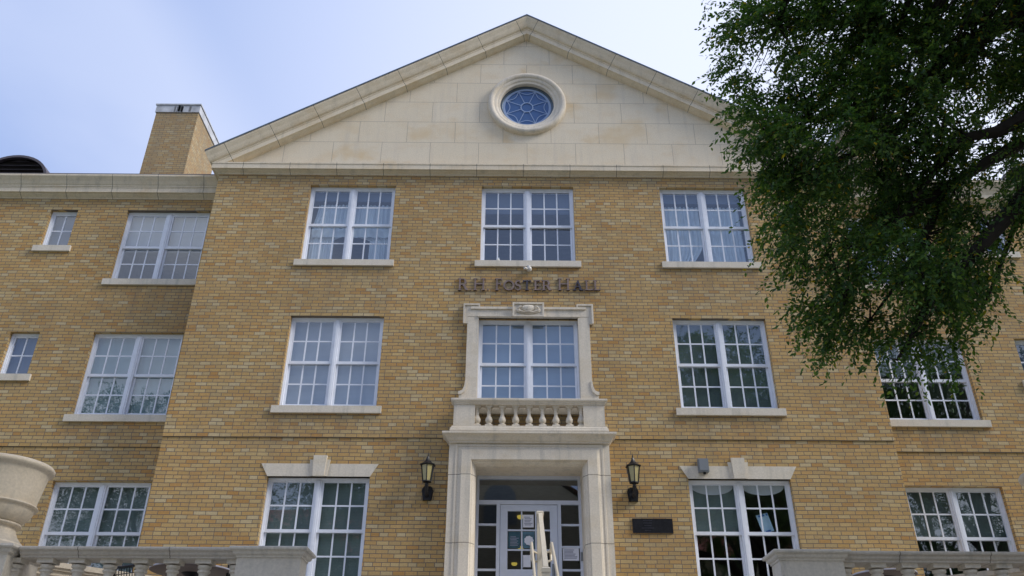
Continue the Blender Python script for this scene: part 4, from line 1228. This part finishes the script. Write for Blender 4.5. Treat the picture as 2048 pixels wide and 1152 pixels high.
# ------------------------------------------------------------------ patio tables and mesh chairs
def table(x, y, r, label):
    th = thing('patio_table', (x, y, TER), label, 'table', 'round patio tables')
    b = MB(); z = 1.605
    b.lathe([(.001, z - .03), (r * .9, z - .03), (r, z - .018), (r, z - .0155)], x, y, 48); b.lathe([(r, z - .015), (r + .004, z - .010), (r, z), (.001, z)], x, y, 48, 1)
    build('tabletop', b, [M['tabletop'], M['table_rim']], th)
    b = MB(); b.lathe([(.001, TER), (.24, TER), (.24, TER + .03), (.05, TER + .06), (.035, TER + .1), (.035, z - .08), (.1, z - .031), (.001, z - .031)], x, y, 20); build('pedestal', b, M['iron'], th)
    return th
table(-3.41, -5.92, .39, 'round patio table behind the left balustrade, its brown underside showing')
table(3.28, -5.92, .30, 'round patio table behind the right balustrade')
def chair(x, y, rz, label):
    th = thing('patio_chair', (0, 0, 0), label, 'chair', 'black wire mesh chairs on the terrace')
    b = MB()
    for i in range(9):
        u = -.21 + .42 * i / 8
        b.tube([(u, -.21, .44), (u, .21, .44)], .004, 5); b.tube([(-.21, u, .445), (.21, u, .445)], .004, 5)
    b.tube([(-.22, -.22, .44), (.22, -.22, .44), (.22, .22, .44), (-.22, .22, .44), (-.22, -.22, .44)], .011, 6)
    build('seat', b, M['iron'], th)
    b = MB()
    for i in range(11):
        u = -.2 + .4 * i / 10
        b.tube([(u, .22, .50), (u, .29, .81)], .0045, 5)
    for i in range(7):
        f = i / 6
        b.tube([(-.21, .22 + .07 * f, .50 + .31 * f), (.21, .22 + .07 * f, .50 + .31 * f)], .0045, 5)
    b.tube([(-.22, .22, .44), (-.22, .295, .80), (-.2, .297, .825), (.2, .297, .825), (.22, .295, .80), (.22, .22, .44)], .012, 8)
    build('backrest', b, M['iron'], th)
    for sx in (-1, 1):
        for sy in (-1, 1):
            b = MB(); b.tube([(sx * .22, sy * .22, .44), (sx * .24, sy * .25, 0)], .012, 8); build('leg', b, M['iron'], th)
        b = MB(); b.tube([(sx * .22, -.2, .44), (sx * .25, -.2, .62), (sx * .25, .15, .65), (sx * .22, .25, .64)], .011, 8); build('armrest', b, M['iron'], th)
    th.location = (x, y, TER); th.rotation_euler = (0, 0, R(rz))
    return th
ch0 = chair(-2.42, -5.35, 20, 'black wire mesh chair seen past the inner end of the left balustrade')
def ch_copy(x, y, rz, label):
    c = copy_tree(ch0); c.location = (x, y, TER); c.rotation_euler = (0, 0, R(rz)); c['label'] = label
ch_copy(-1.97, -5.1, -5, 'black wire mesh chair nearest the steps, beyond the left balustrade')
ch_copy(-2.95, -5.6, 200, 'black wire mesh chair with its back close to the left balustrade pier')
ch_copy(-3.95, -5.5, 150, 'black wire mesh chair left of the round table behind the left balustrade')
ch_copy(2.72, -5.6, 190, 'black wire mesh chair behind the right balustrade beside its end pier')
ch_copy(2.1, -5.0, 10, 'black wire mesh chair behind the right end pier')
del ch0

# ------------------------------------------------------------------ trees
def leaves_mesh(name, pos, dirs, nrm, ln, wd, m, parent):
    n = len(pos)
    side = np.cross(dirs, nrm); side /= np.linalg.norm(side, axis=1)[:, None] + 1e-9
    up = np.cross(side, dirs)
    L_ = ln[:, None]; W_ = wd[:, None]
    v = np.empty((n, 6, 3))
    v[:, 0] = pos; v[:, 1] = pos + dirs * L_ * .42 + side * W_ * .5 + up * W_ * .12; v[:, 2] = pos + dirs * L_ * .8 + side * W_ * .28 + up * W_ * .05
    v[:, 3] = pos + dirs * L_; v[:, 4] = pos + dirs * L_ * .8 - side * W_ * .28 + up * W_ * .05; v[:, 5] = pos + dirs * L_ * .42 - side * W_ * .5 + up * W_ * .12
    off = np.array(ORG[parent.name])
    v -= off
    me = bpy.data.meshes.new(name)
    me.vertices.add(n * 6); me.vertices.foreach_set('co', v.astype(np.float32).ravel())
    idx = (np.arange(n)[:, None] * 6 + np.array([0, 1, 2, 3, 4, 5])[None]).astype(np.int32)
    f = np.concatenate([idx[:, [0, 1, 2, 3]], idx[:, [0, 3, 4, 5]]], axis=1).reshape(-1)
    me.loops.add(len(f)); me.loops.foreach_set('vertex_index', f)
    me.polygons.add(n * 2); me.polygons.foreach_set('loop_start', np.arange(0, n * 8, 4, dtype=np.int32))
    me.update(calc_edges=True); me.validate()
    me.materials.append(m)
    o = bpy.data.objects.new(name, me); C.objects.link(o); o.parent = parent
    ORG[o.name] = ORG[parent.name]
    return o
def unit(a): return a / (np.linalg.norm(a, axis=-1, keepdims=True) + 1e-9)
def spray_tree(th, seed, limbs, blobs, density, tw_len, leaf, per, m, hub, droop=.55, wood=True, clump=.075):
    """blobs: (x,y,z,r[,flat]); twigs fill each clump, leaves sit alternately along the twigs"""
    rs = np.random.RandomState(seed)
    b = MB()
    for pts, rad in limbs: b.tube(pts, [q * 1.2 for q in rad], 9)
    P = []; Dv = []; Nn = []; Ln = []
    limb_pts = np.array([p for pts, _ in limbs for p in pts])
    for x, y, z, r, *dn in blobs:
        k = max(4, int(density * (dn[0] if dn else 1) * r ** 3 * 4.19))
        c = np.array([x, y, z])
        nc = max(3, int(k / 16))
        cc = unit(rs.normal(size=(nc, 3))) * (rs.rand(nc, 1) ** .42) * r * np.array([1, .9, .92])
        u = cc[rs.randint(nc, size=k)] + rs.normal(size=(k, 3)) * clump
        st = c + u
        away = unit(st - np.array(hub))
        d = unit(away * .75 + unit(u) * .55 + rs.normal(size=(k, 3)) * .35 + np.array([0, 0, -droop]))
        tl = tw_len * (.6 + .8 * rs.rand(k))
        if wood:
            for j in range(0, k, 9):
                # carrying twig back to the nearest limb point
                q = limb_pts[np.argmin(((limb_pts - st[j]) ** 2).sum(1))]
                mid = (q + st[j]) / 2 + rs.normal(size=3) * .06 * r
                b.tube([q, mid, st[j]], [.011, .006, .0025], 4, caps=False)
        for i in range(per):
            f = (i + .5) / per
            bend = np.array([0, 0, -1.0]) * (f ** 2)[None] if False else np.zeros((k, 3)); bend[:, 2] = -.35 * f * f
            p = st + (d * f + bend) * tl[:, None]
            dd = unit(d + np.stack([np.zeros(k), np.zeros(k), np.full(k, -.7 * f)], 1))
            nr = unit(rs.normal(size=(k, 3)) * .55 + np.array([0, -.25, .9]))
            sd_ = unit(np.cross(dd, nr)) * (1 if i % 2 else -1)
            ld = unit(dd * .75 + sd_ * .8 + rs.normal(size=(k, 3)) * .25)
            P.append(p); Dv.append(ld); Nn.append(unit(nr + rs.normal(size=(k, 3)) * .3)); Ln.append(leaf * (.65 + .6 * rs.rand(k)))
        if wood:
            for j in range(0, k, 3):
                b.tube([st[j], st[j] + d[j] * tl[j] * .5 - np.array([0, 0, .09 * tl[j]]), st[j] + d[j] * tl[j] - np.array([0, 0, .35 * tl[j]])], [.0022, .0017, .001], 3, caps=False)
    build('trunk', b, M['bark'], th)
    P = np.concatenate(P); Dv = np.concatenate(Dv); Nn = np.concatenate(Nn); Ln = np.concatenate(Ln)
    leaves_mesh('crown', P, Dv, Nn, Ln, Ln * .48, m, th)
    print('leaves', len(P))

elm = thing('elm_tree', (6.7, -8.7, -1.6), 'big dark green elm overhanging the right side of the facade', 'tree')
hub = (6.0, -8.2, 5.2)
def li(pts, r0, r1): return (pts, [r0 + (r1 - r0) * i / (len(pts) - 1) for i in range(len(pts))])
A0 = (6.45, -8.5, 3.2)
limbs = [li([(6.75, -8.7, -1.62), (6.68, -8.65, -1.0), (6.6, -8.6, 1.0), (6.5, -8.5, 3.0), (6.55, -8.4, 5.2), (6.3, -8.25, 7.2), (6.1, -8.2, 9.2), (5.9, -8.1, 10.8)], .30, .06),
 li([A0, (5.6, -8.3, 4.6), (4.737, -8.15, 4.852), (4.279, -8.12, 4.472), (3.971, -8.09, 4.164), (3.675, -8.06, 3.871), (3.316, -8.03, 3.587), (3.049, -8.0, 3.166), (2.875, -7.97, 2.938)], .10, .010),
 li([(6.5, -8.4, 4.6), (5.8, -8.2, 5.7), (5.202, -8.1, 5.76), (4.634, -8.07, 5.492), (4.321, -8.04, 5.327), (4.034, -8.01, 5.287), (3.728, -7.98, 4.974), (3.412, -7.95, 4.586)], .10, .012),
 li([(6.3, -8.25, 7.0), (5.84, -8.05, 7.629), (5.117, -8.02, 7.032), (4.495, -7.99, 6.614), (4.117, -7.96, 6.39), (3.757, -7.93, 6.035), (3.489, -7.9, 5.925), (3.052, -7.87, 5.715), (2.645, -7.84, 5.64), (2.216, -7.81, 5.404)], .10, .010),
 li([(4.117, -7.96, 6.39), (3.921, -7.97, 6.592), (3.693, -7.94, 6.693), (3.376, -7.91, 6.906), (2.974, -7.88, 7.009), (2.5, -7.9, 6.9)], .05, .008),
 li([(6.45, -8.3, 5.2), (5.7, -8.1, 5.62), (5.228, -7.95, 5.57), (4.66, -7.92, 5.305), (4.288, -7.89, 5.11), (3.842, -7.86, 4.829), (3.289, -7.83, 4.441), (2.861, -7.8, 4.125), (2.636, -7.77, 3.615)], .08, .008),
 li([(4.564, -7.9, 6.65), (3.917, -7.87, 5.957), (3.284, -7.84, 5.326), (2.709, -7.81, 5.097), (2.283, -7.78, 4.815)], .05, .008),
 li([(3.848, -7.85, 4.836), (3.49, -7.82, 4.282), (3.165, -7.79, 3.814), (2.824, -7.76, 3.421)], .035, .006),
 li([(4.517, -7.8, 4.65), (4.041, -7.77, 3.833), (3.827, -7.74, 3.489)], .025, .005)]
blobs = [(2.39, -8.16, 6.66, .42), (2.06, -8.1, 5.42, .25), (2.10, -8.1, 6.2, .25), (2.18, -8.1, 4.6, .27), (2.2, -8.0, 7.05, .28), (3.24, -7.91, 6.75, .67), (3.96, -8.05, 6.69, .74), (4.9, -7.87, 6.89, .76, .5), (2.45, -7.85, 6.03, .44), (2.12, -8.2, 5.08, .33), (2.49, -8.3, 4.9, .52), (2.45, -7.68, 4.77, .40), (2.36, -8.1, 4.08, .32, 1.5), (3.21, -8.16, 5.55, .68), (3.44, -7.55, 5.05, .7), (2.65, -7.97, 3.9, .43), (2.50, -7.68, 3.68, .25, 1.8), (2.64, -7.9, 3.38, .26, 1.8), (2.92, -7.84, 3.28, .22, 1.8), (3.5, -7.9, 3.62, .30), (3.78, -8.0, 3.9, .34), (3.25, -8.0, 3.4, .25), (3.4, -7.7, 4.0, .35), (3.02, -8.23, 3.65, .45), (3.22, -7.84, 3.34, .30), (3.82, -7.66, 4.3, .45), (3.62, -7.93, 3.45, .16), (3.97, -7.76, 5.15, .60, .38), (4.55, -7.81, 6.0, .57, .3), (4.3, -8.1, 5.0, .45, .3), (4.35, -8.3, 4.7, .33), (5.62, -7.74, 6.73, .81, .6), (5.17, -7.88, 5.25, .69, .3), (4.7, -8.05, 4.35, .40),
         (3.0, -8.3, 7.5, .7, .5), (4.2, -8.2, 7.8, .9, .5), (5.4, -8.5, 8.4, 1.1, .4), (6.6, -8.6, 9.2, 1.3, .3), (5.6, -8.2, 10.2, 1.2, .3), (7.4, -8.4, 7.6, 1.3, .3), (7.6, -8.8, 5.6, 1.1, .3), (6.6, -9.6, 6.8, 1.2, .3), (6.0, -7.2, 6.0, .9, .3),
         (4.6, -11.3, 7.2, 1.5, .1), (6.6, -12, 8, 1.9, .1), (8.6, -11, 7, 1.9, .1), (7, -13, 6.6, 1.6, .1), (3.6, -12.6, 8.6, 1.5, .1), (9.3, -9.4, 8, 2, .1), (5.6, -10.4, 9.6, 1.7, .1)]  # added crown, out of view, that screens sky light from the right side
spray_tree(elm, 11, limbs, blobs, 570, .28, .051, 14, M['leaf'], hub)

# trees across the lawn behind the photographer (seen mirrored in the panes)
def lawn_tree(x, y, h, r, seed, label, dens=10):
    th = thing('shade_tree', (x, y, -1.6), label, 'tree', 'trees across the lawn')
    rs = random.Random(seed); limbs = []; blobs = []
    limbs.append(li([(x, y, -1.65), (x + .1, y, 1.5), (x - .1, y + .1, h * .45), (x, y, h * .75)], .34, .08))
    for k in range(26):
        a = rs.random() * 6.283; q = r * (.25 + .65 * rs.random()); z = h * (.36 + .56 * rs.random()); q *= 1.15 - abs(z / h - .6) * 1.1
        c = (x + q * math.cos(a), y + q * math.sin(a), z); blobs.append((*c, r * (.24 + .16 * rs.random())))
        if k % 2 == 0: limbs.append(li([(x, y, z * .6), (x + q * .5 * math.cos(a), y + q * .5 * math.sin(a), z * .85), c], .10, .02))
    spray_tree(th, seed, limbs, blobs, dens, 1.0, .13, 12, M['leaf_far'], (x, y, h * .5), .2, wood=False, clump=.3)
lawn_tree(9.5, -21, 17, 4.2, 21, 'tall shade tree across the lawn, mirrored in the right middle window')
lawn_tree(19, -23, 18, 5.5, 22, 'broad shade tree across the lawn, mirrored in the right wing windows')
lawn_tree(-18.5, -27, 17.5, 4.5, 23, 'shade tree across the lawn, mirrored in the left wing window', 20)
lawn_tree(28, -12, 17, 5.5, 24, 'shade tree on the lawn far beyond the right wing')
lawn_tree(17, -15, 15, 4.2, 26, 'unseen shade tree right of the path, added to darken the right facade')  # added out of view to cut the sky light on the right facade
lawn_tree(-10.5, -29, 14, 5.0, 25, 'rounded shade tree across the lawn, mirrored in the left ground floor window', 20)

# building across the lawn
ob = thing('tan_building', (-2, -42, -1.6), 'tan stucco building with a red tiled roof across the lawn, mirrored in the transom', 'building')
b = MB(); b.box(-26, 24, -60, -46, -1.6, 12.5)
b.prism([(-8, -1.6), (6, -1.6), (6, 14.8), (-1, 19.6), (-8, 14.8)], -46.2, -42)
build('wall', b, M['tan'], ob)
b = MB()
b.add([(-27, -45, 12.5), (25, -45, 12.5), (18, -53, 17.6), (-21, -53, 17.6), (-27, -61, 12.5), (25, -61, 12.5)], [(0, 1, 2, 3), (4, 3, 2, 5), (0, 3, 4), (1, 5, 2)])
for s in (-1, 1):
    b.quad((-1, -41.6, 19.9), (-1 + s * 7.6, -41.6, 14.7), (-1 + s * 7.6, -52, 14.7), (-1, -52, 19.9))
build('roof', b, M['redroof'], ob)
b = MB(); n = 14
arch = [(-2.0, 14.0), (.2, 14.0)] + [(-.9 + 1.1 * math.cos(math.pi * i / n), 15.7 + 1.1 * math.sin(math.pi * i / n)) for i in range(n + 1)]
b.prism(arch, -42.06, -41.95); wn = build('window', b, M['box'], ob)
b = MB()
for k in range(1, 4): b.box(-2 + .55 * k - .04, -2 + .55 * k + .04, -42.09, -42.061, 14.0, 16.4)
for z in (14.7, 15.5): b.box(-2, .2, -42.092, -42.0625, z - .04, z + .04)
build('muntin', b, M['white'], wn)
